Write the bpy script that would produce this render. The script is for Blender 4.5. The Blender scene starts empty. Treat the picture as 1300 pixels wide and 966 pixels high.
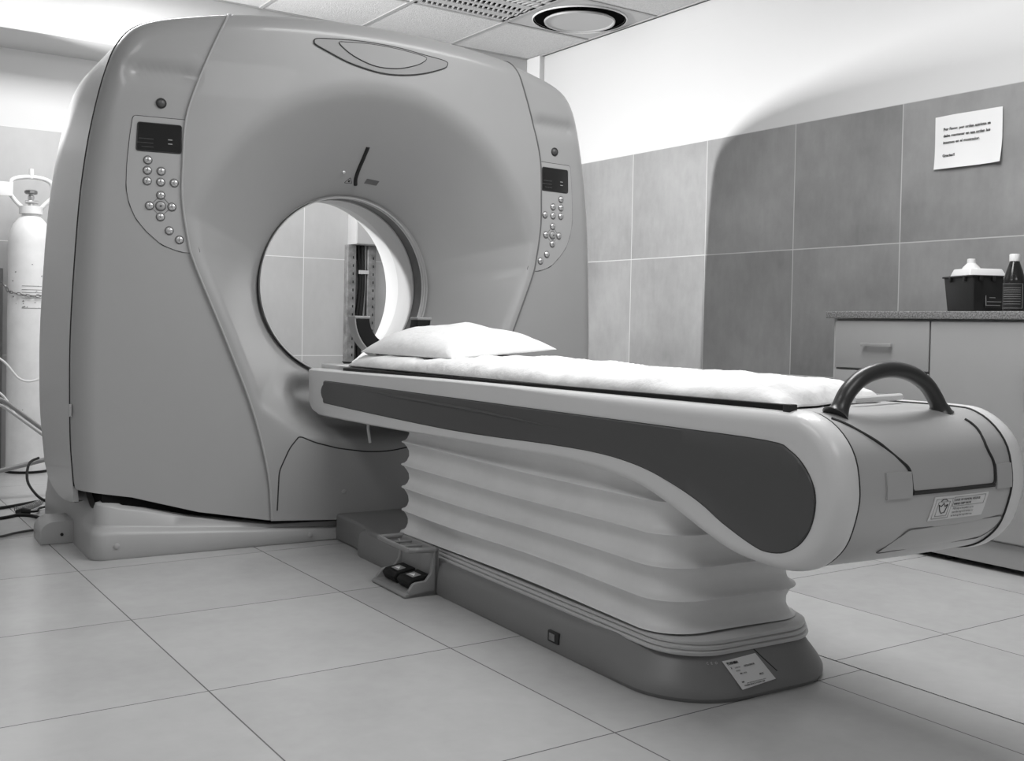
import bpy, bmesh, math, random
import numpy as np
from mathutils import Matrix, Vector
random.seed(7)
SC = bpy.context.scene
COL = SC.collection
PI = math.pi

# ------------------------------------------------------------ camera
F_PX, YAW, PITCH, ROLL, CAM_H = 1349.423, 0.593771, -0.0182531, 0.0204059, 0.86
def cam_axes():
    cy, sy = math.cos(YAW), math.sin(YAW)
    fwd = Vector((sy*math.cos(PITCH), cy*math.cos(PITCH), math.sin(PITCH)))
    r = Vector((cy, -sy, 0.0)); u = r.cross(fwd)
    return (r*math.cos(ROLL)+u*math.sin(ROLL), -r*math.sin(ROLL)+u*math.cos(ROLL), fwd)
R_, U_, F_ = cam_axes()
cd = bpy.data.cameras.new('camera'); cam = bpy.data.objects.new('camera', cd); COL.objects.link(cam)
cam.matrix_world = Matrix(((R_.x, U_.x, -F_.x, 0), (R_.y, U_.y, -F_.y, 0), (R_.z, U_.z, -F_.z, CAM_H), (0, 0, 0, 1)))
cd.sensor_width = 36; cd.lens = F_PX/1300*36; cd.shift_y = -45/1300; cd.clip_start = 0.05
SC.camera = cam

# ------------------------------------------------------------ light and exposure
SC.view_settings.view_transform = 'Standard'
SC.view_settings.look = 'None'; SC.view_settings.gamma = 1; SC.view_settings.use_curve_mapping = False
SC.view_settings.exposure = 0.0
w = bpy.data.worlds.new('room_ambient'); SC.world = w; w.use_nodes = True
w.node_tree.nodes['Background'].inputs[0].default_value = (1, 1, 1, 1)
w.node_tree.nodes['Background'].inputs[1].default_value = 0.30
def area(name, loc, target, sx, sy, power, spread=180):
    l = bpy.data.lights.new(name, 'AREA'); l.shape = 'RECTANGLE'; l.size = sx; l.size_y = sy; l.energy = power
    l.spread = math.radians(spread)
    o = bpy.data.objects.new(name, l); COL.objects.link(o); o.location = loc
    d = Vector(target)-Vector(loc); o.rotation_euler = d.to_track_quat('-Z', 'Y').to_euler(); return o
area('back_room_light', (0.35, 5.90, 1.985), (3.3, 4.9, 1.8), 0.05, 0.13, 50, 95)
area('ceiling_light_behind', (1.2, 5.4, 2.68), (1.2, 5.4, 0), 1.2, 0.6, 36)
area('ceiling_light_couch', (2.5, 2.35, 2.68), (2.5, 2.35, 0), 1.8, 0.8, 58)
area('front_fill_light', (-0.1, 2.1, 2.68), (0, 2.1, 0), 1.5, 0.8, 19)  # added fill from the left, placed to brighten the couch side
area('foot_fill_light', (1.7, -0.4, 2.68), (1.7, -0.4, 0), 1.2, 1.2, 20)  # added fill, no known fixture, brightens the drum at the couch foot

# ------------------------------------------------------------ frames of reference
TH = math.radians(-2.5)
ORG = Vector((1.981, 3.844, 0)); EX = Vector((math.cos(TH), math.sin(TH), 0)); EY = Vector((-math.sin(TH), math.cos(TH), 0))
def L2W(x, y, z=0): return ORG+EX*x+EY*y+Vector((0, 0, z))
WALL_X, WALL_Y, CEIL = 4.28, 6.62, 2.724
TILE = 0.645

# ------------------------------------------------------------ materials
def mat(name, v, rough=0.5, metal=0.0, mott=0.0, scale=6.0, bump=0.0, bscale=60.0, spec=0.5, coat=0.0, alpha=None):
    m = bpy.data.materials.new(name); m.use_nodes = True; nt = m.node_tree; b = nt.nodes['Principled BSDF']
    b.inputs['Roughness'].default_value = rough; b.inputs['Metallic'].default_value = metal
    b.inputs['Specular IOR Level'].default_value = spec; b.inputs['Coat Weight'].default_value = coat
    b.inputs['Base Color'].default_value = (v, v, v, 1)
    tc = nt.nodes.new('ShaderNodeTexCoord')
    n = nt.nodes.new('ShaderNodeTexNoise'); n.inputs['Scale'].default_value = scale; n.inputs['Detail'].default_value = 6
    n.inputs['Roughness'].default_value = 0.62
    nt.links.new(tc.outputs['Object'], n.inputs['Vector'])
    cr = nt.nodes.new('ShaderNodeMapRange'); cr.inputs[1].default_value = 0.3; cr.inputs[2].default_value = 0.7
    k = max(mott, 0.01)
    cr.inputs[3].default_value = v*(1-k); cr.inputs[4].default_value = v*(1+k)
    nt.links.new(n.outputs['Fac'], cr.inputs[0]); nt.links.new(cr.outputs[0], b.inputs['Base Color'])
    if bump:
        n2 = nt.nodes.new('ShaderNodeTexNoise'); n2.inputs['Scale'].default_value = bscale; n2.inputs['Detail'].default_value = 4
        nt.links.new(tc.outputs['Object'], n2.inputs['Vector'])
        bp = nt.nodes.new('ShaderNodeBump'); bp.inputs['Strength'].default_value = bump; bp.inputs['Distance'].default_value = 0.01
        nt.links.new(n2.outputs['Fac'], bp.inputs['Height']); nt.links.new(bp.outputs[0], b.inputs['Normal'])
    return m
def math_node(nt, op, a, b=None, c=None):
    n = nt.nodes.new('ShaderNodeMath'); n.operation = op
    for i, s in enumerate((a, b, c)):
        if s is None: continue
        if isinstance(s, (int, float)): n.inputs[i].default_value = s
        else: nt.links.new(s, n.inputs[i])
    return n.outputs[0]
def tile_mat(name, v, grout, axes, offs, sizes, gw, rough, mott, scale, ztop=None, vtop=None, seams=(), spec=0.5, vary=0.05, bump=0.25):
    """square tiles laid on two world axes; above ztop the wall is painted plaster"""
    m = bpy.data.materials.new(name); m.use_nodes = True; nt = m.node_tree; b = nt.nodes['Principled BSDF']
    g = nt.nodes.new('ShaderNodeNewGeometry'); sp = nt.nodes.new('ShaderNodeSeparateXYZ'); nt.links.new(g.outputs['Position'], sp.inputs[0])
    masks, ids = [], []
    for ax, off, sz in zip(axes, offs, sizes):
        u = math_node(nt, 'DIVIDE', math_node(nt, 'SUBTRACT', sp.outputs[ax], off), sz)
        ids.append(math_node(nt, 'FLOOR', u))
        fr = math_node(nt, 'FRACT', u)
        d = math_node(nt, 'MULTIPLY', math_node(nt, 'MINIMUM', fr, math_node(nt, 'SUBTRACT', 1.0, fr)), sz)
        masks.append(math_node(nt, 'LESS_THAN', d, gw))
    mask = math_node(nt, 'MAXIMUM', masks[0], masks[1])
    cmb = nt.nodes.new('ShaderNodeCombineXYZ'); nt.links.new(ids[0], cmb.inputs[0]); nt.links.new(ids[1], cmb.inputs[1])
    wn = nt.nodes.new('ShaderNodeTexWhiteNoise'); wn.noise_dimensions = '3D'; nt.links.new(cmb.outputs[0], wn.inputs['Vector'])
    ad = nt.nodes.new('ShaderNodeVectorMath'); ad.operation = 'MULTIPLY_ADD'
    nt.links.new(wn.outputs['Color'], ad.inputs[0]); ad.inputs[1].default_value = (5, 5, 5); nt.links.new(g.outputs['Position'], ad.inputs[2])
    n1 = nt.nodes.new('ShaderNodeTexNoise'); n1.inputs['Scale'].default_value = scale; n1.inputs['Detail'].default_value = 9; n1.inputs['Roughness'].default_value = 0.62
    nt.links.new(ad.outputs[0], n1.inputs['Vector'])
    n2 = nt.nodes.new('ShaderNodeTexNoise'); n2.inputs['Scale'].default_value = scale*16; n2.inputs['Detail'].default_value = 5
    mp = nt.nodes.new('ShaderNodeVectorMath'); mp.operation = 'MULTIPLY'; nt.links.new(ad.outputs[0], mp.inputs[0]); mp.inputs[1].default_value = (1, 1, .35)
    nt.links.new(mp.outputs[0], n2.inputs['Vector'])
    mr = nt.nodes.new('ShaderNodeMapRange'); mr.inputs[1].default_value = .3; mr.inputs[2].default_value = .7; mr.inputs[3].default_value = -1; mr.inputs[4].default_value = 1
    nt.links.new(n1.outputs['Fac'], mr.inputs[0])
    t = math_node(nt, 'MULTIPLY', mr.outputs[0], mott)
    t = math_node(nt, 'ADD', t, math_node(nt, 'MULTIPLY', math_node(nt, 'SUBTRACT', n2.outputs['Fac'], .5), mott*1.1))
    t = math_node(nt, 'ADD', t, math_node(nt, 'MULTIPLY', math_node(nt, 'SUBTRACT', wn.outputs['Value'], .5), vary*2))
    col = math_node(nt, 'MULTIPLY', math_node(nt, 'ADD', t, 1.0), v)
    mix = nt.nodes.new('ShaderNodeMix'); mix.data_type = 'FLOAT'
    nt.links.new(mask, mix.inputs[0]); nt.links.new(col, mix.inputs[2]); mix.inputs[3].default_value = grout
    out = mix.outputs[0]
    if ztop is not None:
        up = math_node(nt, 'GREATER_THAN', sp.outputs[2], ztop)
        mx = nt.nodes.new('ShaderNodeMix'); mx.data_type = 'FLOAT'
        nt.links.new(up, mx.inputs[0]); nt.links.new(out, mx.inputs[2]); mx.inputs[3].default_value = vtop; out = mx.outputs[0]
        rr = nt.nodes.new('ShaderNodeMix'); rr.data_type = 'FLOAT'; nt.links.new(up, rr.inputs[0]); rr.inputs[2].default_value = rough; rr.inputs[3].default_value = .32
        nt.links.new(rr.outputs[0], b.inputs['Roughness'])
    else: b.inputs['Roughness'].default_value = rough
    nt.links.new(out, b.inputs['Base Color']); b.inputs['Specular IOR Level'].default_value = spec
    if bump:
        bp = nt.nodes.new('ShaderNodeBump'); bp.inputs['Strength'].default_value = bump; bp.inputs['Distance'].default_value = 0.002
        nt.links.new(math_node(nt, 'SUBTRACT', 1.0, mask), bp.inputs['Height']); nt.links.new(bp.outputs[0], b.inputs['Normal'])
    return m
M = dict(
    plastic=mat('gantry_plastic', .36, .34, coat=.15),
    plastic_side=mat('gantry_side_plastic', .365, .34, coat=.15),
    plate=mat('control_plate_plastic', .40, .35),
    base=mat('gantry_base_plastic', .38, .4),
    dark=mat('dark_gap', .012, .9, spec=.05),  # near-black tone standing for the shade inside gaps and recesses
    line=mat('seam_line', .02, .6),
    seam_grey=mat('seam_grey', .12, .5),
    screen=mat('display_glass', .012, .12),
    screen_txt=mat('display_print', .05, .3),
    button=mat('button_chrome', .62, .22, .55),
    button_rim=mat('button_rim', .16, .4),
    silver=mat('brushed_ring', .55, .28, .7),
    window=mat('scan_window_film', .035, .3, mott=.5, scale=9),
    lensglass=mat('lens_glass', .38, .15),
    duct=mat('duct_paint', .46, .5),
    rear_lit=mat('gantry_plastic_lit_flank', .45, .34, coat=.15),  # same gantry plastic, lightened so the flank looks more brightly lit
    surround=mat('window_surround', .27, .35),
    liner=mat('bore_liner', .45, .4),
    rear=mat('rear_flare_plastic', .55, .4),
    frame=mat('couch_frame_plastic', .70, .33, coat=.1),
    insert=mat('couch_insert_grey', .075, .42),
    drum=mat('couch_foot_silver', .48, .36, .2),
    handle=mat('handle_dark_rubber', .035, .32),
    bellows=mat('bellows_vinyl', .74, .45, mott=.05, scale=5, bump=.25, bscale=9),
    ring=mat('bellows_plate', .55, .35),
    cbase=mat('couch_base_grey', .20, .42),
    black=mat('black_rubber', .010, .6, spec=.25),
    sheet=mat('white_cotton', .86, .85, bump=.5, bscale=26, spec=.2),
    pad=mat('headrest_foam', .02, .8),
    grey=mat('headrest_shell', .3, .4),
    white=mat('white_paint', .78, .5),
    paper=mat('paper_white', .86, .8),
    ink=mat('ink', .015, .8),
    ink_grey=mat('ink_grey', .3, .8),
    label=mat('label_silver', .72, .35),
    plaster=mat('plaster_white', .80, .5, mott=.02),
    beam=mat('beam_plaster', .62, .6, mott=.02),
    ceil=mat('ceiling_tile_mineral', .66, .9, mott=.10, scale=90, bump=.5, bscale=160),
    ceil_bar=mat('ceiling_bar', .42, .5),
    vent=mat('vent_white_metal', .5, .5),
    cab=mat('cabinet_laminate', .34, .45, mott=.02),
    cab_edge=mat('cabinet_edge', .42, .45),
    granite=mat('granite_worktop', .20, .35, mott=.9, scale=170),
    chrome=mat('handle_satin_metal', .5, .35, .6),
    sharps=mat('sharps_black_plastic', .016, .35),
    sharps_lid=mat('sharps_lid_plastic', .80, .5),
    bottle=mat('brown_bottle', .014, .15),
    cyl=mat('cylinder_enamel', .82, .35, mott=.06, scale=9),
    steel=mat('galvanised_rail', .25, .45, .4, mott=.35, scale=20),
    hose=mat('grey_tube', .30, .45),
    bluff=mat('clear_hose', .75, .3),
    chain=mat('chain_steel', .25, .35, .9),
    pedal=mat('pedal_unit_grey', .25, .42),
)
M['floor'] = tile_mat('floor_porcelain', .47, .12, (0, 1), (.80, 3.094-.683*5), (.65, .683), .0018, .24, .10, 1.5, spec=.5, vary=.02)
M['floor2'] = tile_mat('floor_porcelain_right', .50, .12, (0, 1), (2.744-.655*4, 1.812-.683*5), (.655, .683), .0018, .24, .10, 1.5, spec=.5, vary=.02)
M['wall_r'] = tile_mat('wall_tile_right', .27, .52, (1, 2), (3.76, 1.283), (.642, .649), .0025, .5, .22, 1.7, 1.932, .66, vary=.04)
M['wall_b'] = tile_mat('wall_tile_back', .52, .80, (0, 2), (2.79, 1.283), (.642, .649), .0025, .5, .08, 1.7, 1.932, .74, vary=.03)

# ------------------------------------------------------------ mesh helpers
def link(name, me, m, parent=None, loc=None, rot=None):
    o = bpy.data.objects.new(name, me); COL.objects.link(o)
    if m is not None and not me.materials: me.materials.append(m)
    if parent: o.parent = parent
    if loc is not None: o.location = loc
    if rot is not None: o.rotation_euler = rot
    return o
def mesh(name, vs, fs, m, parent=None, ang=35, bev=0, seg=3, merge=0, loc=None, rot=None, flip=False):
    me = bpy.data.meshes.new(name); me.from_pydata([tuple(v) for v in vs], [], [tuple(f) for f in fs])
    bm = bmesh.new(); bm.from_mesh(me)
    if merge: bmesh.ops.remove_doubles(bm, verts=bm.verts, dist=merge)
    bmesh.ops.recalc_face_normals(bm, faces=bm.faces)
    if bev:
        es = [e for e in bm.edges if len(e.link_faces) == 2 and e.calc_face_angle(0) > math.radians(30)]
        bmesh.ops.bevel(bm, geom=es, offset=bev, segments=seg, profile=.5, affect='EDGES', clamp_overlap=True)
    if flip: bmesh.ops.reverse_faces(bm, faces=bm.faces)
    bm.to_mesh(me); bm.free()
    me.shade_smooth(); me.set_sharp_from_angle(angle=math.radians(ang))
    return link(name, me, m, parent, loc, rot)
class MB:
    """collects shapes into one mesh"""
    def __init__(s): s.v = []; s.f = []
    def add(s, v, f): b = len(s.v); s.v += [tuple(p) for p in v]; s.f += [tuple(i+b for i in q) for q in f]; return s
    def box(s, x0, x1, y0, y1, z0, z1):
        v = [(x, y, z) for x in (x0, x1) for y in (y0, y1) for z in (z0, z1)]
        return s.add(v, [(0, 1, 3, 2), (4, 6, 7, 5), (0, 4, 5, 1), (2, 3, 7, 6), (0, 2, 6, 4), (1, 5, 7, 3)])
    def tube(s, pts, r, n=10, cap=True):
        P = [Vector(p) for p in pts]; rs = r if isinstance(r, (list, tuple)) else [r]*len(P)
        vs, fs = [], []; up = None
        for i, p in enumerate(P):
            t = (P[min(i+1, len(P)-1)]-P[max(i-1, 0)]).normalized()
            if up is None: up = t.orthogonal().normalized()
            up = (up-t*up.dot(t)).normalized(); sd = t.cross(up)
            for k in range(n):
                a = 2*PI*k/n; vs.append(p+(up*math.cos(a)+sd*math.sin(a))*rs[i])
        for i in range(len(P)-1):
            for k in range(n): fs.append((i*n+k, i*n+(k+1) % n, (i+1)*n+(k+1) % n, (i+1)*n+k))
        if cap: fs += [tuple(range(n))[::-1], tuple((len(P)-1)*n+k for k in range(n))]
        return s.add(vs, fs)
    def lathe(s, prof, c=(0, 0, 0), n=32, axis='z', cap=True):
        vs, fs = [], []
        for r, h in prof:
            for k in range(n):
                a = 2*PI*k/n; p = (r*math.cos(a), r*math.sin(a), h)
                if axis == 'y': p = (p[0], h, p[1])
                if axis == 'x': p = (h, p[0], p[1])
                vs.append((p[0]+c[0], p[1]+c[1], p[2]+c[2]))
        m = len(prof)
        for i in range(m-1):
            for k in range(n): fs.append((i*n+k, i*n+(k+1) % n, (i+1)*n+(k+1) % n, (i+1)*n+k))
        if cap and prof[0][0] > 1e-6: fs.append(tuple(range(n)))
        if cap and prof[-1][0] > 1e-6: fs.append(tuple((m-1)*n+k for k in range(n)))
        return s.add(vs, fs)
    def prism(s, poly, a, b, axis='x'):
        n = len(poly)
        def P(u, v, t): return {'x': (t, u, v), 'y': (u, t, v), 'z': (u, v, t)}[axis]
        vs = [P(u, v, a) for u, v in poly]+[P(u, v, b) for u, v in poly]
        return s.add(vs, [tuple(range(n)), tuple(range(n, 2*n))[::-1]]+[(i, (i+1) % n, n+(i+1) % n, n+i) for i in range(n)])
    def grid(s, rows, closed=False, capends=False):
        n = len(rows[0]); vs = [p for r in rows for p in r]; fs = []
        for i in range(len(rows)-1):
            for k in range(n if closed else n-1): fs.append((i*n+k, i*n+(k+1) % n, (i+1)*n+(k+1) % n, (i+1)*n+k))
        if capends: fs += [tuple(range(n))[::-1], tuple((len(rows)-1)*n+k for k in range(n))]
        return s.add(vs, fs)
    def build(s, name, m, parent=None, **k): return mesh(name, s.v, s.f, m, parent, **k)
def box(name, x0, x1, y0, y1, z0, z1, m, parent=None, bev=0, **k): return MB().box(x0, x1, y0, y1, z0, z1).build(name, m, parent, bev=bev, **k)
def empty(name, loc, rz=0, label=None, cat=None, group=None):
    o = bpy.data.objects.new(name, None); COL.objects.link(o); o.location = loc; o.rotation_euler = (0, 0, rz); o.empty_display_size = .1
    tag(o, label, cat, group); return o
def tag(o, label=None, cat=None, group=None, kind=None):
    if label: o['label'] = label
    if cat: o['category'] = cat
    if group: o['group'] = group
    if kind: o['kind'] = kind
    return o
def smooth_curve(pts, n=6, closed=False):
    P = [np.array(p, float) for p in pts]; out = []; N = len(P)
    for i in range(N if closed else N-1):
        g = (lambda j: P[j % N]) if closed else (lambda j: P[min(max(j, 0), N-1)])
        p0, p1, p2, p3 = g(i-1), g(i), g(i+1), g(i+2)
        for k in range(n):
            t = k/n; out.append(tuple(.5*((2*p1)+(-p0+p2)*t+(2*p0-5*p1+4*p2-p3)*t*t+(-p0+3*p1-3*p2+p3)*t**3)))
    if not closed: out.append(tuple(P[-1]))
    return out
def text_mesh(name, body, size, m, parent=None, mtx=None, extrude=.0006, bold=0.0, align='LEFT'):
    c = bpy.data.curves.new(name, 'FONT'); c.body = body; c.size = size; c.extrude = extrude; c.offset = bold; c.align_x = align; c.resolution_u = 2
    t = bpy.data.objects.new(name+'_tmp', c); COL.objects.link(t)
    bpy.context.view_layer.update()
    me = bpy.data.meshes.new_from_object(t.evaluated_get(bpy.context.evaluated_depsgraph_get())); bpy.data.objects.remove(t); bpy.data.curves.remove(c)
    me.name = name; me.materials.clear()
    o = link(name, me, m, parent)
    if mtx is not None: o.matrix_local = mtx
    return o
def basis(o, ax, ay):
    """matrix placing local x along ax, local y along ay at o"""
    ax = Vector(ax).normalized(); az = ax.cross(Vector(ay)).normalized(); ay = az.cross(ax); o = Vector(o)
    return Matrix(((ax.x, ay.x, az.x, o.x), (ax.y, ay.y, az.y, o.y), (ax.z, ay.z, az.z, o.z), (0, 0, 0, 1)))

# ============================================================ THE SETTING
X0, Y0 = -1.6, -2.6
tag(box('floor', X0, 2.262, Y0, WALL_Y+.1, -.1, 0, M['floor']), kind='structure')
tag(box('floor', 2.268, WALL_X+.1, Y0, WALL_Y+.1, -.1, 0, M['floor2']), kind='structure')
tag(box('floor', 2.262, 2.268, Y0, WALL_Y+.1, -.1, -.002, M['line']), kind='structure')
tag(box('wall_right', WALL_X, WALL_X+.12, Y0, WALL_Y+.12, 0, CEIL+.1, M['wall_r']), kind='structure')
tag(box('wall_back', X0, WALL_X, WALL_Y, WALL_Y+.12, 0, CEIL+.1, M['wall_b']), kind='structure')
tag(box('wall_left', X0-.12, X0, Y0, WALL_Y, 0, CEIL+.1, M['wall_b']), kind='structure')
tag(box('trim_1', X0, 4.238, 6.16, WALL_Y, 2.37, CEIL, M['beam'], bev=.006), kind='structure')
tag(box('trim_2', 4.238, WALL_X, 6.01, WALL_Y, 0, CEIL, M['plaster'], bev=.003), kind='structure')
# the ceiling: mineral tiles dropped in a bar grid; two cells are left for the lamp and the grille
cx = [4.265-.6575*i for i in range(0, 10)]; cy = [6.16-.66*i for i in range(0, 15)]
tl, br = MB(), MB()
for i in range(len(cx)-1):
    for j in range(len(cy)-1):
        if cx[i+1] < X0-.3 or cy[j+1] < Y0-.3: continue
        if (i, j) in ((0, 1), (1, 1)): continue
        tl.box(max(cx[i+1]+.008, X0), cx[i]-.008, max(cy[j+1]+.008, Y0), cy[j]-.008, CEIL+.004, CEIL+.02)
tl.box(X0, WALL_X, Y0, WALL_Y, CEIL+.24, CEIL+.27)
tag(tl.build('ceiling', M['ceil']), kind='structure')
for x in cx:
    if x > X0: br.box(x-.011, x+.011, Y0, 6.16, CEIL-.002, CEIL+.01)
br.box(4.265, WALL_X, Y0, 6.16, CEIL-.002, CEIL+.01)
for y in cy:
    if y > Y0: br.box(X0, WALL_X, y-.011, y+.011, CEIL-.0015, CEIL+.0095)
tag(br.build('trim_3', M['ceil_bar']), kind='structure')

# round ceiling diffuser
cc = ((cx[0]+cx[1])/2, (cy[1]+cy[2])/2)
dif = empty('ceiling_diffuser', (cc[0], cc[1], CEIL), 0, 'round ceiling air diffuser with a dark ring around its disc, by the right wall', 'air diffuser')
hole = MB()
rows = []
N = 64
sq = []
for k in range(N):
    a = 2*PI*k/N; c, s = math.cos(a), math.sin(a); q = .318/max(abs(c), abs(s)); sq.append((q*c, q*s, 0))
rows = [sq, [(.275*math.cos(2*PI*k/N), .275*math.sin(2*PI*k/N), 0) for k in range(N)]]
hole.grid(rows, closed=True).build('panel', M['vent'], dif, loc=(0, 0, .004))
MB().lathe([(.276, .003), (.279, -.002), (.283, -.002), (.284, .004), (.276, .02), (.24, .06), (.001, .07)], n=64, cap=False).build('recess_ring', M['dark'], dif, ang=50)
MB().lathe([(.001, -.012), (.200, -.012), (.204, -.019), (.213, -.021), (.216, -.010), (.20, .0), (.05, .04), (.001, .045)], n=64).build('disc', M['vent'], dif, ang=40)
MB().lathe([(.282, .001), (.283, -.006), (.287, -.006), (.289, .002)], n=64, cap=False).build('rim', M['white'], dif)
# slotted grille
vc = ((cx[1]+cx[2])/2, (cy[1]+cy[2])/2)
gr = empty('ceiling_grille', (vc[0], vc[1], CEIL), 0, 'square ceiling grille with rows of slots beside the round diffuser', 'ceiling vent')
g = MB()
def slotrow(y0, y1, n=17, skew=.6):
    # a strip with n slanted bars between openings
    pitch = .60/n
    for k in range(n+1):
        x = -.30+k*pitch
        g.add([(x-.005, y0, 0), (x+.005, y0, 0), (x+.005+skew*pitch, y1, 0), (x-.005+skew*pitch, y1, 0), (x-.005, y0, .008), (x+.005, y0, .008), (x+.005+skew*pitch, y1, .008), (x-.005+skew*pitch, y1, .008)],
              [(0, 1, 2, 3), (4, 7, 6, 5), (0, 4, 5, 1), (1, 5, 6, 2), (2, 6, 7, 3), (3, 7, 4, 0)])
bands = [(.318, .285), (.235, .175), (.125, .09), (.03, -.03), (-.09, -.125), (-.175, -.235), (-.285, -.318)]
for a, b in bands: g.box(-.318, .318, b, a, 0, .008)
for a, b in [(.285, .235), (.175, .125), (.09, .03), (-.03, -.09), (-.125, -.175), (-.235, -.285)]: slotrow(b, a, skew=.5 if a > 0 else -.5)
g.box(-.318, -.295, -.318, .318, 0, .008); g.box(.295, .318, -.318, .318, 0, .008)
g.build('face_plate', M['vent'], gr)
box('dark_box', -.315, .315, -.315, .315, .03, .2, M['dark'], gr)

# ============================================================ CT GANTRY
G = empty('ct_scanner', L2W(-.025, 0), TH, 'large grey ring-shaped CT scanner housing with a round bore and two control panels', 'scanner')
BZ, BR = 1.015, .385
half = [(1.12, .245), (1.133, .40), (1.138, .60), (1.138, .80), (1.128, 1.05), (1.112, 1.30), (1.088, 1.50), (1.058, 1.66), (1.03, 1.77), (1.0, 1.85), (.95, 1.915), (.87, 1.955), (.75, 1.985), (.60, 2.015), (.40, 2.037), (.20, 2.048), (0, 2.052)]
hs = smooth_curve(half, 8)
OUTL = [(-x, z) for x, z in hs]+[(x, z) for x, z in hs[::-1][1:]]          # left bottom, over the top, right bottom
OA = np.array(OUTL)
def edge_dist(P):
    P = np.asarray(P, float); A = OA[:-1]; B = OA[1:]; AB = B-A; best = np.full(len(P), 9.)
    for a, ab in zip(A, AB):
        t = np.clip(((P-a)@ab)/(ab@ab), 0, 1); d = np.hypot(*(P-(a+t[:, None]*ab)).T); best = np.minimum(best, d)
    return best
RR = .075
def Bface(P):
    P = np.asarray(P, float); d = edge_dist(P); q = np.clip(RR-d, 0, RR)
    y = .08*(P[:, 0]/1.0)**2 + (RR-np.sqrt(np.maximum(RR*RR-q*q, 0)))
    y += .020*np.exp(-((P[:, 1]-1.755)/.028)**2)*np.clip((np.abs(P[:, 0])-.72)/.06, 0, 1)*np.clip((1.0-np.abs(P[:, 0]))/.06, 0, 1)
    return y
bot = [(0, .078), (.15, .079), (.44, .094), (.71, .143), (.94, .208), (1.12, .238)]
def zbot(x): return float(np.interp(abs(x), [b[0] for b in bot], [b[1] for b in bot]))
seam = [(.435, zbot(.435)), (.452, .276), (.515, .52), (.62, .789), (.735, 1.064), (.762, 1.164), (.782, 1.30), (.782, 1.423), (.772, 1.596), (.722, 1.762), (.655, 1.93), (.61, 2.0135)]
ss = smooth_curve(seam, 10)
def near_idx(x, z): return int(np.argmin(np.hypot(OA[:, 0]-x, OA[:, 1]-z)))
iL = near_idx(-.61, 2.0135); iR = len(OUTL)-1-iL
ss[-1] = (OUTL[iR][0], OUTL[iR][1])
# centre cover, spoke by spoke from the bore rim to its outline
bnd = [(-x, z) for x, z in ss]+OUTL[iL+1:iR]+[(x, z) for x, z in ss[::-1]]
bnd += [(x, zbot(x)) for x in np.linspace(.435, -.435, 50)[1:-1]]
BN = np.array(bnd); NB = len(bnd)
ang = np.arctan2(BN[:, 1]-BZ, BN[:, 0]); RB = np.hypot(BN[:, 0], BN[:, 1]-BZ)
order = np.argsort(ang); angS, RS = ang[order], RB[order]
def Rout(a): return np.interp(a, angS, RS, period=2*PI)
DEPTH = .36
def Ccover(P):
    P = np.asarray(P, float); r = np.hypot(P[:, 0], P[:, 1]-BZ); a = np.arctan2(P[:, 1]-BZ, P[:, 0])
    lim = np.minimum(.775-.14*np.clip(-np.sin(a), 0, 1), Rout(a)-.035)
    s = (r-.41)/(lim-.41); u = 1-s; k = .10
    soft = np.where(u > k, u, np.where(u < -k, 0, (u+k)**2/(4*k)))
    f = DEPTH*soft
    # recess below the bore that clears the couch
    t1 = np.clip((.66-P[:, 1])/.12, 0, 1); t2 = np.clip((P[:, 1]-.40)/.10, 0, 1)
    f += .17*np.exp(-(np.maximum(np.abs(P[:, 0]-.03)-.24, 0)/.10)**2)*t1*t1*(3-2*t1)*t2*t2*(3-2*t2)
    q = np.clip(.392-r, 0, .007); f += (.007-np.sqrt(np.maximum(.000049-q*q, 0)))
    return Bface(P)*(1-np.clip(soft, 0, 1)*.8)-.010+f
ts = np.concatenate([np.array([0, .004, .010, .018, .026, .04, .07]), np.linspace(.10, .85, 34)[:-1], np.linspace(.85, 1, 14)])
rings = []
for t in ts:
    P = np.stack([BR*np.cos(ang)*(1-t)+BN[:, 0]*t, (BZ+BR*np.sin(ang))*(1-t)+BN[:, 1]*t], 1); y = Ccover(P)
    if t == 0: y0r = y.copy()
    rings.append([(p[0], yy, p[1]) for p, yy in zip(P, y)])
lip = [(x, y+.03, z) for x, y, z in rings[-1]]
inner = [(x, max(y, .385), z) for x, y, z in rings[0]]
def shrink(r, k): return [(x*k, y, BZ+(z-BZ)*k) for x, y, z in r]
lastr = rings[-1]; rnd = [(x*.9985, y+.004, BZ+(z-BZ)*.9985) for x, y, z in lastr]
MB().grid([inner]+rings+[lip], closed=True).build('front_cover', M['plastic'], G, ang=50)
# side covers with the controls
def side_cover(sg):
    outer = [(x, z) for x, z in OUTL[iR:]][::-1]                      # bottom right up to the seam top
    n = 110; m = 46
    def resample(pl, n):
        A = np.array(pl); d = np.r_[0, np.cumsum(np.hypot(*np.diff(A, axis=0).T))]; t = np.linspace(0, d[-1], n); return np.stack([np.interp(t, d, A[:, 0]), np.interp(t, d, A[:, 1])], 1)
    S = resample([(x+.0016, z) for x, z in ss], n); O = resample(outer, n)
    us = np.concatenate([np.linspace(0, .7, 24)[:-1], .7+.3*np.sin(np.linspace(0, PI/2, 26))])
    rows = []
    for u in us:
        P = S*(1-u)+O*u; P[:, 1] = np.where(np.arange(n) == 0, [zbot(x) for x in P[:, 0]], P[:, 1]); y = Bface(P)
        rows.append([(sg*p[0], yy, p[1]) for p, yy in zip(P, y)])
    first = [(x, y+.03, z) for x, y, z in rows[0]]; last = [(x, y+.008, z) for x, y, z in rows[-1]]
    mb = MB().grid([first]+rows+[last])
    # bottom return
    bt = [r[0] for r in rows]; mb.grid([bt, [(x, y+.10, z+.004) for x, y, z in bt]])
    return mb.build('side_cover', M['plastic_side'], G, ang=50)
for sg in (-1, 1): side_cover(sg)
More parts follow.
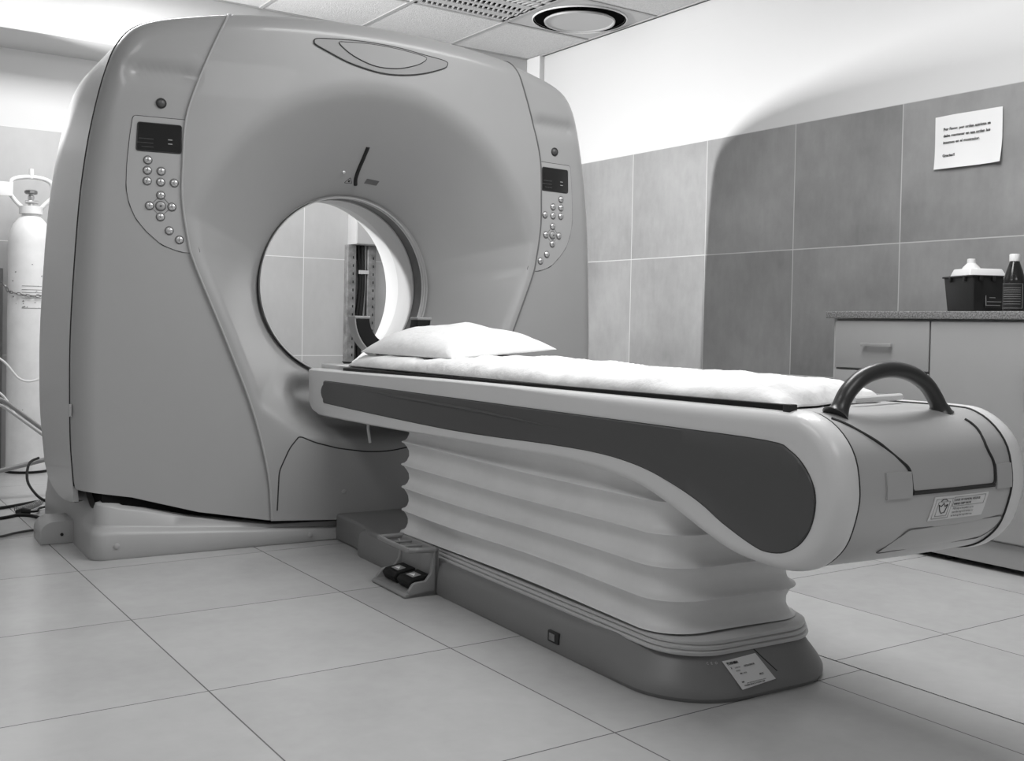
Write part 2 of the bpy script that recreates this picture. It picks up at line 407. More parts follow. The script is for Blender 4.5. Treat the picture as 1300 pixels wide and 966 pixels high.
# black backing added as the shade in the seams and the gap above the base
mb = MB()
ch = [(x*.965, z if z < 1 else BZ+(z-BZ)*.965) for x, z in OUTL[::3]]
N2 = len(ch)
q = []
for x, z in ch:
    y = float(Bface([(x, z)])[0]); q.append((x, max(y, .0)+.035, z-.02))
ctr = [(BR+.33)*1 for _ in q]
inn = [(.74*x/math.hypot(x, z-BZ), .10, BZ+.74*(z-BZ)/math.hypot(x, z-BZ)) for x, y, z in q]
mb.grid([inn, q, [(x*.98, .5, z) for x, y, z in q]]); mb.build('seam_shade_backing', M['dark'], G)
box('gap_shade_box', -1.04, 1.04, .09, .95, .05, .40, M['dark'], G)  # black block added for the shade in the gap under the covers
# rear housing: same outline swept back, its lower corner sweeping up
ys = [0, .02, .10, .25, .42, .60, .75, .88, .96, 1.01, 1.045, 1.065]
zb = lambda t: float(np.interp(t, [0, .05, .12, .35, .6, .8, .9, .97, 1.03, 1.07], [.23, .205, .195, .165, .160, .19, .235, .30, .40, .50]))
yb = Bface(OA)
rows = []
for y in ys:
    k = 0 if y < .9 else (y-.9)/.165; ins = .045*(1-math.sqrt(max(0, 1-k*k)))
    row = []
    for i, (x, z) in enumerate(OUTL):
        y_ = yb[i]+.010+(y*(1.07-yb[i]-.01)/1.065)
        s = 1-ins/1.1
        zz = BZ+(z-BZ)*s
        if abs(x) > 1.1 and z < .62: q_ = zb(y_); zz = q_+(z-.245)/(.62-.245)*(.62-q_)
        row.append((x*s, y_, zz))
    rows.append(row)
side = MB().grid([[(x*.985, y, z) for x, y, z in rows[0]]]+rows)
for c_ in (0, -1):
    e_ = [r[c_] for r in rows]; side.grid([e_, [(x*.995, y, z-.003) for x, y, z in e_], [(x*.97, y, z+.004) for x, y, z in e_]])
MB().tube([(x*1.0005, y+.006, BZ+(z-BZ)*1.0005) for (x, z), y in zip(OUTL, yb)], .0032, 6).build('cover_joint', M['line'], G)
P_ = [(x+.001, z) for x, z in ss]; MB().tube([(x, y-.004, z) for (x, z), y in zip(P_, Bface(P_))], .0034, 6).build('seam_gasket', M['seam_grey'], G)
Y_ = Ccover([(x-.0005, z) for x, z in ss]); MB().tube([(x+.0005, y+.001, z) for (x, z), y in zip(ss, Y_)], .0042, 6).build('seam_line', M['seam_grey'], G)
MB().tube([(-x, y-.007, z) for (x, z), y in zip(P_, Bface(P_))], .0045, 8).build('seam_highlight', M['plate'], G)  # paler tube added on the left seam for the highlight along its ridge
# back face with its flared opening
last = rows[-1]; lst = [p for p in last]
nl = len(lst)
botr = [(x, 1.07, zb(1.07)) for x in np.linspace(lst[-1][0], lst[0][0], 40)[1:-1]]
loop = lst+botr
RF = .53
rin = [(RF*math.cos(math.atan2(z-BZ, x)), 1.075, BZ+RF*math.sin(math.atan2(z-BZ, x))) for x, y, z in loop]
side.grid([loop, rin], closed=True)
side.build('rear_cover', M['rear_lit'], G, ang=45)
fl = []
for t in np.linspace(0, 1, 14):
    r = BR+.005+(RF-BR-.005)*t**2.0; fl.append([(r*math.cos(2*PI*k/120), .66+.415*t, BZ+r*math.sin(2*PI*k/120)) for k in range(120)])
MB().grid(fl, closed=True).build('rear_flare', M['rear'], G)
def cylring(name, y0, y1, r0, r1, m, n=120):
    a = [[(r*math.cos(2*PI*k/n), y, BZ+r*math.sin(2*PI*k/n)) for k in range(n)] for r, y in ((r0, y0), (r1, y1))]
    return MB().grid(a, closed=True).build(name, m, G)
def ringprof(name, prof, m):
    n = 120; rows = [[(r*math.cos(2*PI*k/n), y, BZ+r*math.sin(2*PI*k/n)) for k in range(n)] for r, y in prof]
    return MB().grid(rows, closed=True).build(name, m, G, ang=40)
ringprof('bore_ring', [(.386, .352), (.381, .356), (.379, .362), (.379, .375), (.383, .379), (.383, .384), (.379, .388), (.379, .398), (.384, .402)], M['silver'])
ringprof('scan_window', [(.385, .400), (.385, .49)], M['window'])
ringprof('bore_liner', [(.386, .488), (.380, .490), (.380, .50), (.384, .505), (.386, .66)], M['liner'])
# access plate on the flare (right inner wall)
pl = []
for t in (0, .2, .4, .6, .8, 1):
    pl.append([((BR+.002+(RF-BR)*((.60+.16*t-.66)/.415 if .60+.16*t > .66 else 0)**2-.003)*math.cos(a), .60+.14*t, BZ+(BR+.002-.004)*math.sin(a)) for a in np.linspace(-.10, .75, 20)])
# ---- things that follow the cover surface
def yface(P, centre=False):
    return (Ccover if centre else Bface)(P)
def patch(name, poly, m, off, parent=G, centre=False, rows=24, cols=20, thick=.004):
    """closed outline filled row by row over the curved cover, standing off by off"""
    A = np.array(poly); z0, z1 = A[:, 1].min(), A[:, 1].max(); g = []
    n = len(A)
    for i in range(rows+1):
        t = .5-.5*math.cos(PI*i/rows); z = z0+(z1-z0)*min(max(t, .0015), .9985); xs = []
        for k in range(n):
            a, b = A[k], A[(k+1) % n]
            if (a[1]-z)*(b[1]-z) <= 0 and a[1] != b[1]: xs.append(a[0]+(b[0]-a[0])*(z-a[1])/(b[1]-a[1]))
        xa, xb = min(xs), max(xs); x = np.linspace(xa, xb, cols); P = np.stack([x, np.full(cols, z)], 1); y = yface(P, centre)-off
        g.append([(p[0], yy, p[1]) for p, yy in zip(P, y)])
    mb = MB().grid(g)
    rim = g[0]+[r[-1] for r in g[1:]]+g[-1][::-1][1:]+[r[0] for r in g[::-1][1:-1]]
    mb.grid([rim, [(x, y+thick+.001, z) for x, y, z in rim]], closed=True)
    return mb.build(name, m, parent, ang=40, merge=1e-6)
def rope(name, pts, r, m, off=0, parent=G, centre=False, closed=False, n=6):
    P = np.array(pts+[pts[0]] if closed else pts); y = yface(P, centre)-off
    return MB().tube([(p[0], yy, p[1]) for p, yy in zip(P, y)], r, n).build(name, m, parent)
def tr(p, sg=-1):  # as measured on the left panel -> mirrored for the right
    x, z = p; X = x+.035; return (X if sg < 0 else -X, z+.011*(z-.86))
btn = [(-.938, 1.427), (-.939, 1.39), (-.892, 1.39), (-.939, 1.352), (-.893, 1.351), (-.846, 1.351), (-.892, 1.304), (-.93, 1.264), (-.892, 1.265), (-.853, 1.264), (-.892, 1.226), (-.861, 1.178), (-.825, 1.147)]
disp = [(-.974, 1.559), (-.825, 1.559), (-.825, 1.459), (-.978, 1.459)]
plate = [(-.990, 1.582), (-.797, 1.582), (-.797, 1.52), (-.800, 1.40), (-.795, 1.28), (-.778, 1.18), (-.750, 1.10), (-.82, 1.103), (-.885, 1.125), (-.938, 1.17), (-.976, 1.215), (-.999, 1.267), (-1.010, 1.324), (-1.008, 1.411), (-1.0, 1.506)]
def rounded(poly, r, n=5):
    out = []; N = len(poly)
    for i in range(N):
        p0, p1, p2 = map(np.array, (poly[i-1], poly[i], poly[(i+1) % N])); a = p0-p1; b = p2-p1
        ra = min(r, .45*np.hypot(*a), .45*np.hypot(*b)); A = p1+a/np.hypot(*a)*ra; B = p1+b/np.hypot(*b)*ra
        for k in range(n+1): t = k/n; out.append(tuple((1-t)**2*A+2*t*(1-t)*p1+t*t*B))
    return out
symbols = 'o=+)*(^<#>v-|'
for sg in (-1, 1):
    P = rounded([tr(p, sg) for p in plate], .012)
    pp = patch('control_panel', P, M['plate'], .0025)
    rp = rope('panel_groove', P, .0016, M['line'], .001, parent=pp, closed=True)
    dp = rounded([tr(p, sg) for p in disp], .008)
    d = patch('display', dp, M['screen'], .005); rope('display_bezel', dp, .0022, M['line'], .004, parent=d, closed=True)
    cxd = sum(p[0] for p in dp)/len(dp)
    for k, (dz, wd) in enumerate(((1.508, .07), (1.493, .075), (1.479, .06))):
        patch('screen_line', [(cxd-wd, dz), (cxd-.02, dz), (cxd-.02, dz+.003), (cxd-wd, dz+.003)][::1], M['screen_txt'], .0058, parent=d, rows=2, cols=4, thick=.0004)
        if k < 2: patch('screen_mark', [(cxd+.03, dz+.002), (cxd+.045, dz+.002), (cxd+.045, dz+.005), (cxd+.03, dz+.005)], M['plastic'], .0058, parent=d, rows=2, cols=4, thick=.0004)
    cross = [tr(btn[i], sg) for i in (6, 9, 10, 7)]
    rope('cross_outline', cross, .0012, M['seam_grey'], .0025, closed=True)
    for i, b in enumerate(btn):
        x, z = tr(b, sg); y = float(Bface([(x, z)])[0]); r = .0125 if i != 8 else .0155
        nx = -.16*x; # slight outward lean of the surface
        rot = (0, 0, math.atan(.16*x))
        o = MB().lathe([(r+.004, .001), (r+.004, -.0035), (r+.0015, -.0055), (r+.0005, -.004)], axis='y', n=24).build('button', M['button_rim'], G, loc=(x, y, z), rot=rot)
        MB().lathe([(r, -.003), (r, -.0065), (r-.003, -.0095), (r*.5, -.0105), (.0005, -.0108)], axis='y', n=24).build('button_cap', M['button'] if i != 8 else M['plastic'], o)
        text_mesh('button_symbol', symbols[i], .012, M['ink'], o, basis((-.0035, -.0112, -.004), (1, 0, 0), (0, 0, 1)), extrude=.0004)
    x, z = tr((-.895, 1.634), sg); y = float(Bface([(x, z)])[0])
    o = MB().lathe([(.019, .001), (.019, -.003), (.0145, -.005), (.0135, -.002)], axis='y', n=28).build('indicator_lamp', M['line'], G, loc=(x, y, z))
    MB().lathe([(.0135, -.002), (.0135, -.004), (.009, -.0075), (.0005, -.009)], axis='y', n=28).build('lens', M['insert'], o)
# status window at the top
def sh(pl): return smooth_curve([(x+.025, z) for x, z in pl], 4, closed=True)
wO = sh([(-.329, 1.939), (-.319, 1.951), (-.258, 1.959), (-.161, 1.967), (-.063, 1.969), (.039, 1.966), (.143, 1.956), (.239, 1.947), (.25, 1.932), (.229, 1.914), (.145, 1.883), (.067, 1.865), (-.01, 1.857), (-.085, 1.86), (-.184, 1.878), (-.257, 1.903), (-.319, 1.927)])
wI = sh([(-.23, 1.948), (-.195, 1.955), (-.112, 1.962), (-.012, 1.962), (.091, 1.955), (.150, 1.945), (.123, 1.918), (.066, 1.895), (.01, 1.882), (-.061, 1.878), (-.121, 1.889), (-.185, 1.914)])
so = patch('status_window', wO, M['surround'], .006, centre=True, rows=20, cols=30)
rope('window_gasket', wO, .0028, M['line'], .004, parent=so, centre=True, closed=True)
si = patch('lens', wI, M['lensglass'], .009, parent=so, centre=True, rows=16, cols=24); rope('lens_edge', wI, .0018, M['line'], .008, parent=so, centre=True, closed=True)
# laser slot, warning marks
sl = smooth_curve([(.012, 1.592), (.010, 1.552), (.007, 1.508), (.009, 1.474), (.018, 1.450)], 6)
Y = Ccover(sl); MB().tube([(x, y+.001, z) for (x, z), y in zip(sl, Y)], .0085, 12).build('laser_slot', M['ink'], G)
patch('laser_label', [(.058, 1.476), (.115, 1.472), (.108, 1.452), (.052, 1.458)], M['seam_grey'], .001, centre=True, rows=3, cols=4, thick=.0006)
wt = rounded([(-.036, 1.453), (.000, 1.453), (-.016, 1.475)], .004)
rope('warning_triangle', wt, .0011, M['ink'], 0, centre=True, closed=True)
patch('warning_dot', [(-.021, 1.457), (-.013, 1.457), (-.013, 1.464), (-.021, 1.464)], M['ink'], .0008, centre=True, rows=2, cols=2, thick=.0004)
x, z = -.055, 1.493; y = float(Ccover([(x, z)])[0])
MB().lathe([(.0075, .002), (.0075, -.002), (.003, -.004), (.0005, -.004)], axis='y', n=16).build('cover_screw', M['silver'], G, loc=(x, y, z))
# lower panel joint, both sides
fold = [(-.418, .112), (-.412, .283), (-.372, .372), (-.338, .412), (-.325, .412), (-.271, .389), (-.177, .363), (-.062, .345), (0, .342)]
fold = fold+[(-x, z) for x, z in fold[::-1][1:]]
rope('panel_joint', rounded(fold, .02)[5:-5], .0028, M['line'], -.0005, centre=True)
x, z = -.15, .19; y = float(Ccover([(x, z)])[0])
MB().lathe([(.009, .002), (.009, -.002), (.004, -.004), (.0005, -.004)], axis='y', n=16).build('cover_screw', M['plate'], G, loc=(x, y, z))
# seam bolts on the side
box('latch', -1.146, -1.136, .150, .162, .50, .545, M['plate'], G, bev=.003)
# base
bs = MB(); rowsb = []
XB = 1.09
def plan(xh, y0, y1, r, n=6):
    pts = []
    for cx_, cy_, a0 in ((-xh+r, y0+r, PI), (xh-r, y0+r, 1.5*PI), (xh-r*.5, y1-r*.5, 0), (-xh+r*.5, y1-r*.5, .5*PI)):
        rr = r if cy_ < .5 else r*.5
        for k in range(n+1):
            a = a0+.5*PI*k/n; pts.append((cx_+rr*math.cos(a), cy_+rr*math.sin(a)))
    return pts
def densify(pl, d=.04):
    out = []
    for i in range(len(pl)):
        a, b = np.array(pl[i]), np.array(pl[(i+1) % len(pl)]); k = max(1, int(np.hypot(*(b-a))/d))
        for j in range(k): out.append(tuple(a+(b-a)*j/k))
    return out
PLB = densify(plan(XB, 0.0, 1.12, .05))
def topz(x, y):
    zt = float(np.interp(abs(x), [0, .15, .44, .76, .93, 1.10], [.068, .069, .076, .128, .168, .196]))
    if y > .06: zt = float(np.interp(y, [.06, .14, .2, .3, .45, .7], [zt, zt-.03, zt-.035, .20, .33, .42]))
    return zt
def lerpz(t, zt): return t*zt
levels = [(0, 0.0, .003), (.004, .0, 0), (.0, .0, 0)]
prof = [(0.0, .0, .006), (.006, .0, 0.0), ]
rowsb = []
for f_, ins in ((0, .005), (.05, 0), (.42, 0.004), (.50, .012), (.56, .030), (.62, .036), (.96, .040), (1.0, .046)):
    row = []
    for x, y in PLB:
        zt = topz(x, y); zl = .10 if abs(x) > 1 else float(np.interp(abs(x), [.2, 1], [.045, .10]))
        front = y < .3
        z = (f_/.5*zl if f_ <= .5 else zl+(f_-.5)/.5*(zt-zl)) if True else 0
        k = ins if front and abs(x) < XB-.001 else ins*max(0, 1-(y-.05)/.12) if y > .05 else ins
        # push inwards towards the centre of the front
        yy = y+k if y < .12 else y; xx = x-(k*.6 if y < .2 else 0)*(1 if x > 0 else -1)*(1 if abs(x) > XB-.06 else 0)
        if abs(x) > XB-.01 and y > .05: xx -= (1 if x > 0 else -1)*.030*max(0, f_-.4)/.6*min(1, (y-.05)/.1)
        row.append((xx, yy, z))
    rowsb.append(row)
rowsb.append([(x*.96, .12+(y-.12)*.9 if y > .12 else y+.06, z) for x, y, z in rowsb[-1]])
MB().grid(rowsb, closed=True, capends=False).build('base', M['base'], G, ang=50)
for x in (-1.005, -.285, .285, 1.005):
    zc = .05 if abs(x) > 1 else .028
    MB().lathe([(.010, .004), (.010, -.002), (.006, -.004), (.0005, -.004)], axis='y', n=16).build('base_screw', M['plate'], G, loc=(x, 0, zc))
# cable outlet cover on the left flank
pr_ = [(0, 0), (0, .085)]+[(-.045+.045*math.cos(a)-.03, .04+.045*math.sin(a)) for a in np.linspace(PI/2, PI, 8)]+[(-.12, 0)]
o = MB().prism([(-1.085+x, z) for x, z in pr_], .375, .56, 'y').build('cable_outlet', M['plate'], G, bev=.003)
MB().lathe([(.006, 0), (.006, -.003), (.0005, -.003)], axis='y', n=12).build('outlet_hole', M['ink'], o, loc=(-1.13, .375, .035))

# ============================================================ PATIENT COUCH
K = empty('patient_couch', L2W(0, 0), TH, 'long patient couch on a white pleated bellows in front of the ring scanner', 'couch')
CXC = .04
# plinth
def rrect(x0, x1, y0, y1, r, n=8, r2=None):
    r2 = r2 if r2 is not None else r; pts = []
    for cx_, cy_, a0, rr in ((x0+r, y0+r, PI, r), (x1-r, y0+r, 1.5*PI, r), (x1-r2, y1-r2, 0, r2), (x0+r2, y1-r2, .5*PI, r2)):
        for k in range(n+1):
            a = a0+.5*PI*k/n; pts.append((cx_+rr*math.cos(a), cy_+rr*math.sin(a)))
    return densify(pts, .05)
def loft(name, secs, m, parent, cap=True, ang=40):
    mb = MB(); rows = [[(x, y, z) for x, y in s] for s, z in secs]; mb.grid(rows, closed=True, capends=cap); return mb.build(name, m, parent, ang=ang)
def inset(poly, d):
    A = np.array(poly); n = len(A); out = []
    ar = sum(A[i-1][0]*A[i][1]-A[i][0]*A[i-1][1] for i in range(n)); sgn = 1 if ar > 0 else -1
    dd = d if hasattr(d, '__len__') else [d]*n
    for i in range(n):
        t1 = A[i]-A[i-1]; t2 = A[(i+1) % n]-A[i]; t1 = t1/max(1e-9, np.hypot(*t1)); t2 = t2/max(1e-9, np.hypot(*t2))
        nn = np.array([-t1[1]-t2[1], t1[0]+t2[0]])*sgn; nn = nn/np.hypot(*nn)
        c = max(.5, abs(np.dot(nn, np.array([-t1[1], t1[0]])*sgn))); out.append(tuple(A[i]+nn*dd[i]/c))
    return out
PLN = rrect(-.245, .325, -2.125, -.30, .19, 14, .02)
secs = []
for zs_, ds_, zf_, df_ in ((0, .004, 0, .006), (.008, 0, .010, 0), (.04, .001, .022, .001), (.06, .003, .032, .006), (.078, .006, .045, .014), (.088, .012, .115, .068), (.096, .022, .124, .076), (.10, .035, .127, .086), (.10, .06, .127, .10)):
    bl = [min(1, max(0, (-1.72-y)/.30)) for x, y in PLN]; bl = [t*t*(3-2*t) for t in bl]
    p = inset(PLN, [ds_+(df_-ds_)*t for t in bl]); secs.append([(x, y, zs_+(zf_-zs_)*t) for (x, y), t in zip(p, bl)])
MB().grid(secs, closed=True, capends=True).build('base', M['cbase'], K, ang=30)
def pfront(x, z, off=0):
    y = -2.125 if -.055 < x < .135 else (-1.935-math.sqrt(.19**2-(x+.055)**2) if x < 0 else -1.935-math.sqrt(.19**2-(x-.135)**2))
    return y+.014+(z-.045)*(.054/.07)-off*.8, z+off*.6
MB().tube([(x,)+pfront(x, z) for x, z in ((.066, .047), (.05, .065), (.02, .10), (.012, .114))], .0015, 6).build('base_seam', M['line'], K)
# cap socket in the side, screws on top
box('socket', -.250, -.236, -1.64, -1.59, .026, .056, M['line'], K, bev=.003)
box('socket_pin', -.2515, -.249, -1.625, -1.60, .032, .050, M['steel'], K)
for x in (-.018, .034):
    MB().lathe([(.008, -.002), (.008, .003), (.0005, .004)], n=14).build('base_screw', M['ring'], K, loc=(x,)+pfront(x, .112, .001))
# data label on the sloping front corner, filled below
# low duct joining plinth and scanner
dct = [(-.215, .02), (.215, .02), (.215, -.30), (.26, -.36), (.26, -.60), (-.235, -.60), (-.235, -.40), (-.225, -.33), (-.20, -.20)]
dct = [(-.205, -.003), (.225, -.003), (.225, -.2), (.30, -.62), (-.235, -.62), (-.232, -.38), (-.215, -.28), (-.205, -.18)]
MB().prism(dct, 0, .105, 'z').build('cable_duct', M['cbase'], K, bev=.012)
# plates under the bellows
for i in range(3):
    z = .100+.012*i
    s = rrect(-.206+.003*i, .286-.003*i, -2.075+.003*i, -.535, .13, 10, .05)
    loft('bellows_plate', [([(CXC+(x-CXC)*.985, y) for x, y in s], z-.003), (s, z), (s, z+.005), ([(CXC+(x-CXC)*.985, -1.3+(y+1.3)*.992) for x, y in s], z+.008)], M['ring'], K)
# bellows: six pleats
zs = [.138, .213, .290, .367, .445, .52]
secs = []
BP = rrect(-.20, .28, -2.02, -.55, .11, 10, .05)
def bsec(d, z): return (inset(BP, d), z)
for i in range(len(zs)-1):
    z0, z1 = zs[i], zs[i+1]
    for t, d in ((0, -.004), (.025, -.003), (.06, .007), (.18, .016), (.38, .022), (.6, .021), (.8, .013), (.93, .005), (.975, -.002)):
        secs.append(bsec(d, z0+(z1-z0)*t))
secs.append(bsec(-.003, zs[-1]))
bw = loft('bellows', secs, M['bellows'], K, cap=False, ang=60)
for v in bw.data.vertices:   # the vinyl is not perfectly regular
    x, y, z = v.co; v.co.x += .0025*math.sin(y*7+z*40)*math.sin(z*23); v.co.z += .003*math.sin(y*4.2+z*9)+.0025*math.sin(x*9+y*2.1)
# upper body profile (y, z): long beam ending in a drum at the foot
top = [(.235, .668), (-.30, .676), (-.9, .686), (-1.6, .693), (-2.2, .698), (-2.40, .699)]
rd = [(-2.458, .691), (-2.505, .662), (-2.536, .620), (-2.548, .565), (-2.546, .521), (-2.526, .458), (-2.497, .42), (-2.46, .394), (-2.415, .381), (-2.378, .379)]
low = [(-2.31, .381), (-2.251, .389), (-2.166, .414), (-2.058, .452), (-1.95, .483), (-1.85, .497), (-1.735, .505), (-1.576, .508), (-1.129, .503), (-.577, .490), (.05, .482), (.13, .487), (.19, .50), (.225, .53)]
BODY = top+rd+low
Bs = smooth_curve(BODY, 3)
Bs = densify(Bs, .06)
# side shells: flat face, soft edge, running in to the drum
XL, XR = -.240, .362
def shell(sg):
    xo = XL if sg < 0 else XR
    rows = []
    for d, dx in ((.055, .0), (.034, .0), (.026, .0), (.018, .002), (.010, .006), (.004, .012), (0.0, .022), (-.003, .036), (-.003, .052), (0, .060), (.006, .061)):
        p = inset(Bs, [d*(.30+.70*min(1, max(0, (-1.3-y)/.8))) if d < .05 else .055*(.5+.5*min(1, max(0, (-.3-y)/.8))) for y, z in Bs]); rows.append([(xo-sg*dx, y, z) for y, z in p])
    return MB().grid(rows, closed=True).build('side_frame', M['frame'], K, ang=40)
INS = [(.080, .582), (.066, .606), (.030, .622), (-.03, .6265), (-.94, .631), (-1.571, .634), (-2.057, .637), (-2.36, .637), (-2.425, .624), (-2.469, .592), (-2.494, .545), (-2.488, .49), (-2.462, .448), (-2.42, .421), (-2.37, .412), (-2.325, .419), (-2.24, .448), (-2.163, .482), (-2.06, .513), (-1.95, .535), (-1.8, .547), (-1.575, .546), (-.976, .531), (-.03, .5375), (.030, .542), (.066, .558)]
IS = densify(smooth_curve(INS, 4, closed=True), .06)
for sg in (-1, 1):
    shell(sg)
    xo = XL if sg < 0 else XR
    # flat face between the edge and the insert
    n = len(IS)
    big = inset(Bs, .055)
    # face: a simple strip matched by arc position
    def rs(pl, n):
        A = np.array(list(pl)+[pl[0]]); i0 = int(np.argmax(A[:-1, 0])); A = np.roll(A[:-1], -i0, axis=0); A = np.vstack([A, A[:1]])
        d = np.r_[0, np.cumsum(np.hypot(*np.diff(A, axis=0).T))]; t = np.linspace(0, d[-1], n+1)[:-1]; return list(zip(np.interp(t, d, A[:, 0]), np.interp(t, d, A[:, 1])))
    ins_in = inset(IS, .0)
    rope_pts = [(xo, y, z) for y, z in IS]+[(xo, IS[0][0], IS[0][1])]
    yy_ = np.array(sorted(set([round(p[0], 4) for p in IS]))); yy_ = yy_[1:-1]; g_ = []
    for y in np.concatenate([[yy_[0]-.002], yy_, [.0795]]):
        zc_ = []
        for k in range(len(IS)):
            a, b = IS[k], IS[(k+1) % len(IS)]
            if (a[0]-y)*(b[0]-y) <= 0 and a[0] != b[0]: zc_.append(a[1]+(b[1]-a[1])*(y-a[0])/(b[0]-a[0]))
        if len(zc_) > 1: g_.append([(xo+sg*(.004 if 0 < t < 1 else .0005), y, min(zc_)+(max(zc_)-min(zc_))*t) for t in (0, .03, .3, .5, .7, .97, 1)])
    io = MB().grid(g_).build('side_insert', M['insert'], K, ang=40)
    MB().tube(rope_pts, .0012, 6).build('insert_gasket', M['line'], io)
    # backing face of the frame under the insert
    MB().add([(xo-sg*.0005, y, z) for y, z in inset(Bs, [.050*(.5+.5*min(1, max(0, (-.3-y)/.8))) for y, z in Bs])], [tuple(range(len(Bs)))]).build('side_face', M['frame'], K)
    # moulded grip ridge along the insert
    MB().tube([(xo+sg*.004, y, z) for y, z in ((-.35, .612), (-.6, .610), (-1.2, .604), (-1.62, .592))], [.0015, .005, .005, .001], 8).build('insert_ridge', M['insert'], io)
# drum: the centre section between the shells
D0 = inset(Bs, .002)
rows = []
for x in np.linspace(XL+.061, XR-.061, 13):
    u = (x-.061)/.24; bulge = .010*(1-u*u)
    rows.append([(x, y-(bulge if y < -2.2 else 0), z) for y, z in D0])
MB().grid(rows, closed=True).build('foot_drum', M['drum'], K, ang=45)
# dark joint lines around the drum
for x in (XL+.0605, XR-.0605):
    p = [(x, y, z) for y, z in inset(Bs, .0005)]; i0 = 0
    pts = [q for q in p if q[1] < -2.30 or q[2] > .65 and q[1] < -2.2]
    pts = sorted(pts, key=lambda q: math.atan2(q[2]-.54, -(q[1]+2.39)) % (2*PI) if False else -math.atan2(q[2]-.54, -(q[1]+2.39)))
    MB().tube(pts, .0022, 6).build('drum_joint', M['line'], K)
def dsurf(z, x=0, off=0):
    """y of the drum front at height z"""
    ys_ = [y for i, (y, zz) in enumerate(D0) if y < -2.35 and abs(zz-z) < .05]
    A = sorted([(zz, y) for y, zz in D0 if y < -2.405]); y = float(np.interp(z, [a[0] for a in A], [a[1] for a in A])); u = (x-.061)/.24
    return y-.010*(1-u*u)-off
def dpatch(name, poly, m, off, parent=K, rows=12, cols=8, thick=.003):
    A = np.array(poly); z0, z1 = A[:, 1].min(), A[:, 1].max(); g = []; n = len(A)
    for i in range(rows+1):
        z = z0+(z1-z0)*min(max(i/rows, .002), .998); xs = []
        for k in range(n):
            a, b = A[k], A[(k+1) % n]
            if (a[1]-z)*(b[1]-z) <= 0 and a[1] != b[1]: xs.append(a[0]+(b[0]-a[0])*(z-a[1])/(b[1]-a[1]))
        g.append([(x, dsurf(z, x, off), z) for x in np.linspace(min(xs), max(xs), cols)])
    mb = MB().grid(g); rim = g[0]+[r[-1] for r in g[1:]]+g[-1][::-1][1:]+[r[0] for r in g[::-1][1:-1]]
    mb.grid([rim, [(x, y+thick, z) for x, y, z in rim]], closed=True)
    return mb.build(name, m, parent, ang=40, merge=1e-6)
def dline(name, pts, r, m, off=0, parent=K):
    return MB().tube([(x, dsurf(z, x, off), z) for x, z in pts], r, 6).build(name, m, parent)
# lid with shaped edges (proud of the drum), joint all round
lidp = [(-.035, .548), (.225, .548), (.225, .600), (.218, .640), (.235, .690), (-.15, .690), (-.110, .640), (-.035, .592)]
jl = [(-.175, .694), (-.150, .682), (-.105, .648), (-.038, .592), (-.036, .546), (.235, .546), (.238, .590), (.222, .622), (.232, .665), (.215, .688)]
lid = dline('lid_joint', rounded(jl, .012)[5:-5], .0032, M['line'], .0012)
dline('lid_gap', [(-.034, .5445), (.1, .5445), (.234, .5445)], .005, M['line'], 0, parent=lid)
for sx in (-1, 1):
    a = (-.108, -.038) if sx < 0 else (.240, .298)
    dpatch('lid_latch', [(a[0], .536), (a[1], .536), (a[1], .588), (a[0], .588)], M['drum'], .0045, rows=6, cols=5, thick=.008)
# instruction label
lb = dpatch('instruction_label', [(.028, .482), (.208, .482), (.214, .532), (.034, .532)], M['label'], .0022, rows=6, cols=6, thick=.002)
def dtext(body, x, z, size, parent, m=M['ink_grey'], off=.0030, bold=0):
    y = dsurf(z, x, off); sl_ = (dsurf(z+.004, x)-dsurf(z-.004, x))/.008
    return text_mesh('label_text', body, size, m, parent, basis((x, y, z), (1, 0, 0), (0, sl_, 1)), extrude=.0002, bold=bold)
dtext('LOCK OF MANUAL RELEASE', .098, .520, .0066, lb, M['ink'])
dtext('HAND GRIP VALVE', .098, .512, .0066, lb, M['ink'])
for i, t in enumerate(('Pull only to be pulled out in', 'case the tray is in motion or', 'to lock up the tray after use')): dtext(t, .098, .502-.0075*i, .0060, lb)
for q in ([(.036, .486), (.088, .486), (.092, .527), (.040, .527)], [(.045, .491), (.081, .491), (.084, .521), (.048, .521)], [(.094, .509), (.200, .509), (.204, .528), (.097, .528)]):
    MB().tube([(x, dsurf(z, x, .0028), z) for x, z in q+[q[0]]], .0006, 4).build('label_box', M['ink_grey'], lb)
dline('label_drawing', [(.05, .515), (.056, .503), (.062, .497), (.072, .498), (.078, .515), (.070, .511), (.065, .518), (.058, .511), (.05, .515)], .0008, M['ink'], .003, parent=lb)
dline('label_drawing', [(.055, .522), (.060, .526), (.070, .526), (.075, .522)], .0007, M['ink'], .003, parent=lb)
# shallow recess panel below
rp_ = smooth_curve([(-.072, .421), (-.045, .448), (-.022, .468), (.02, .471), (.28, .473), (.298, .464), (.285, .438), (.262, .421), (.2, .419), (-.06, .418)], 4, closed=True)
rp_ = rounded([(-.074, .418), (-.020, .468), (.300, .472), (.292, .445), (.262, .421)], .012)
rc = dpatch('recess_panel', rp_, M['drum'], .0015, rows=10, cols=10, thick=.002)
dline('recess_edge', rp_+[rp_[0]], .0017, M['seam_grey'], .001, parent=rc)
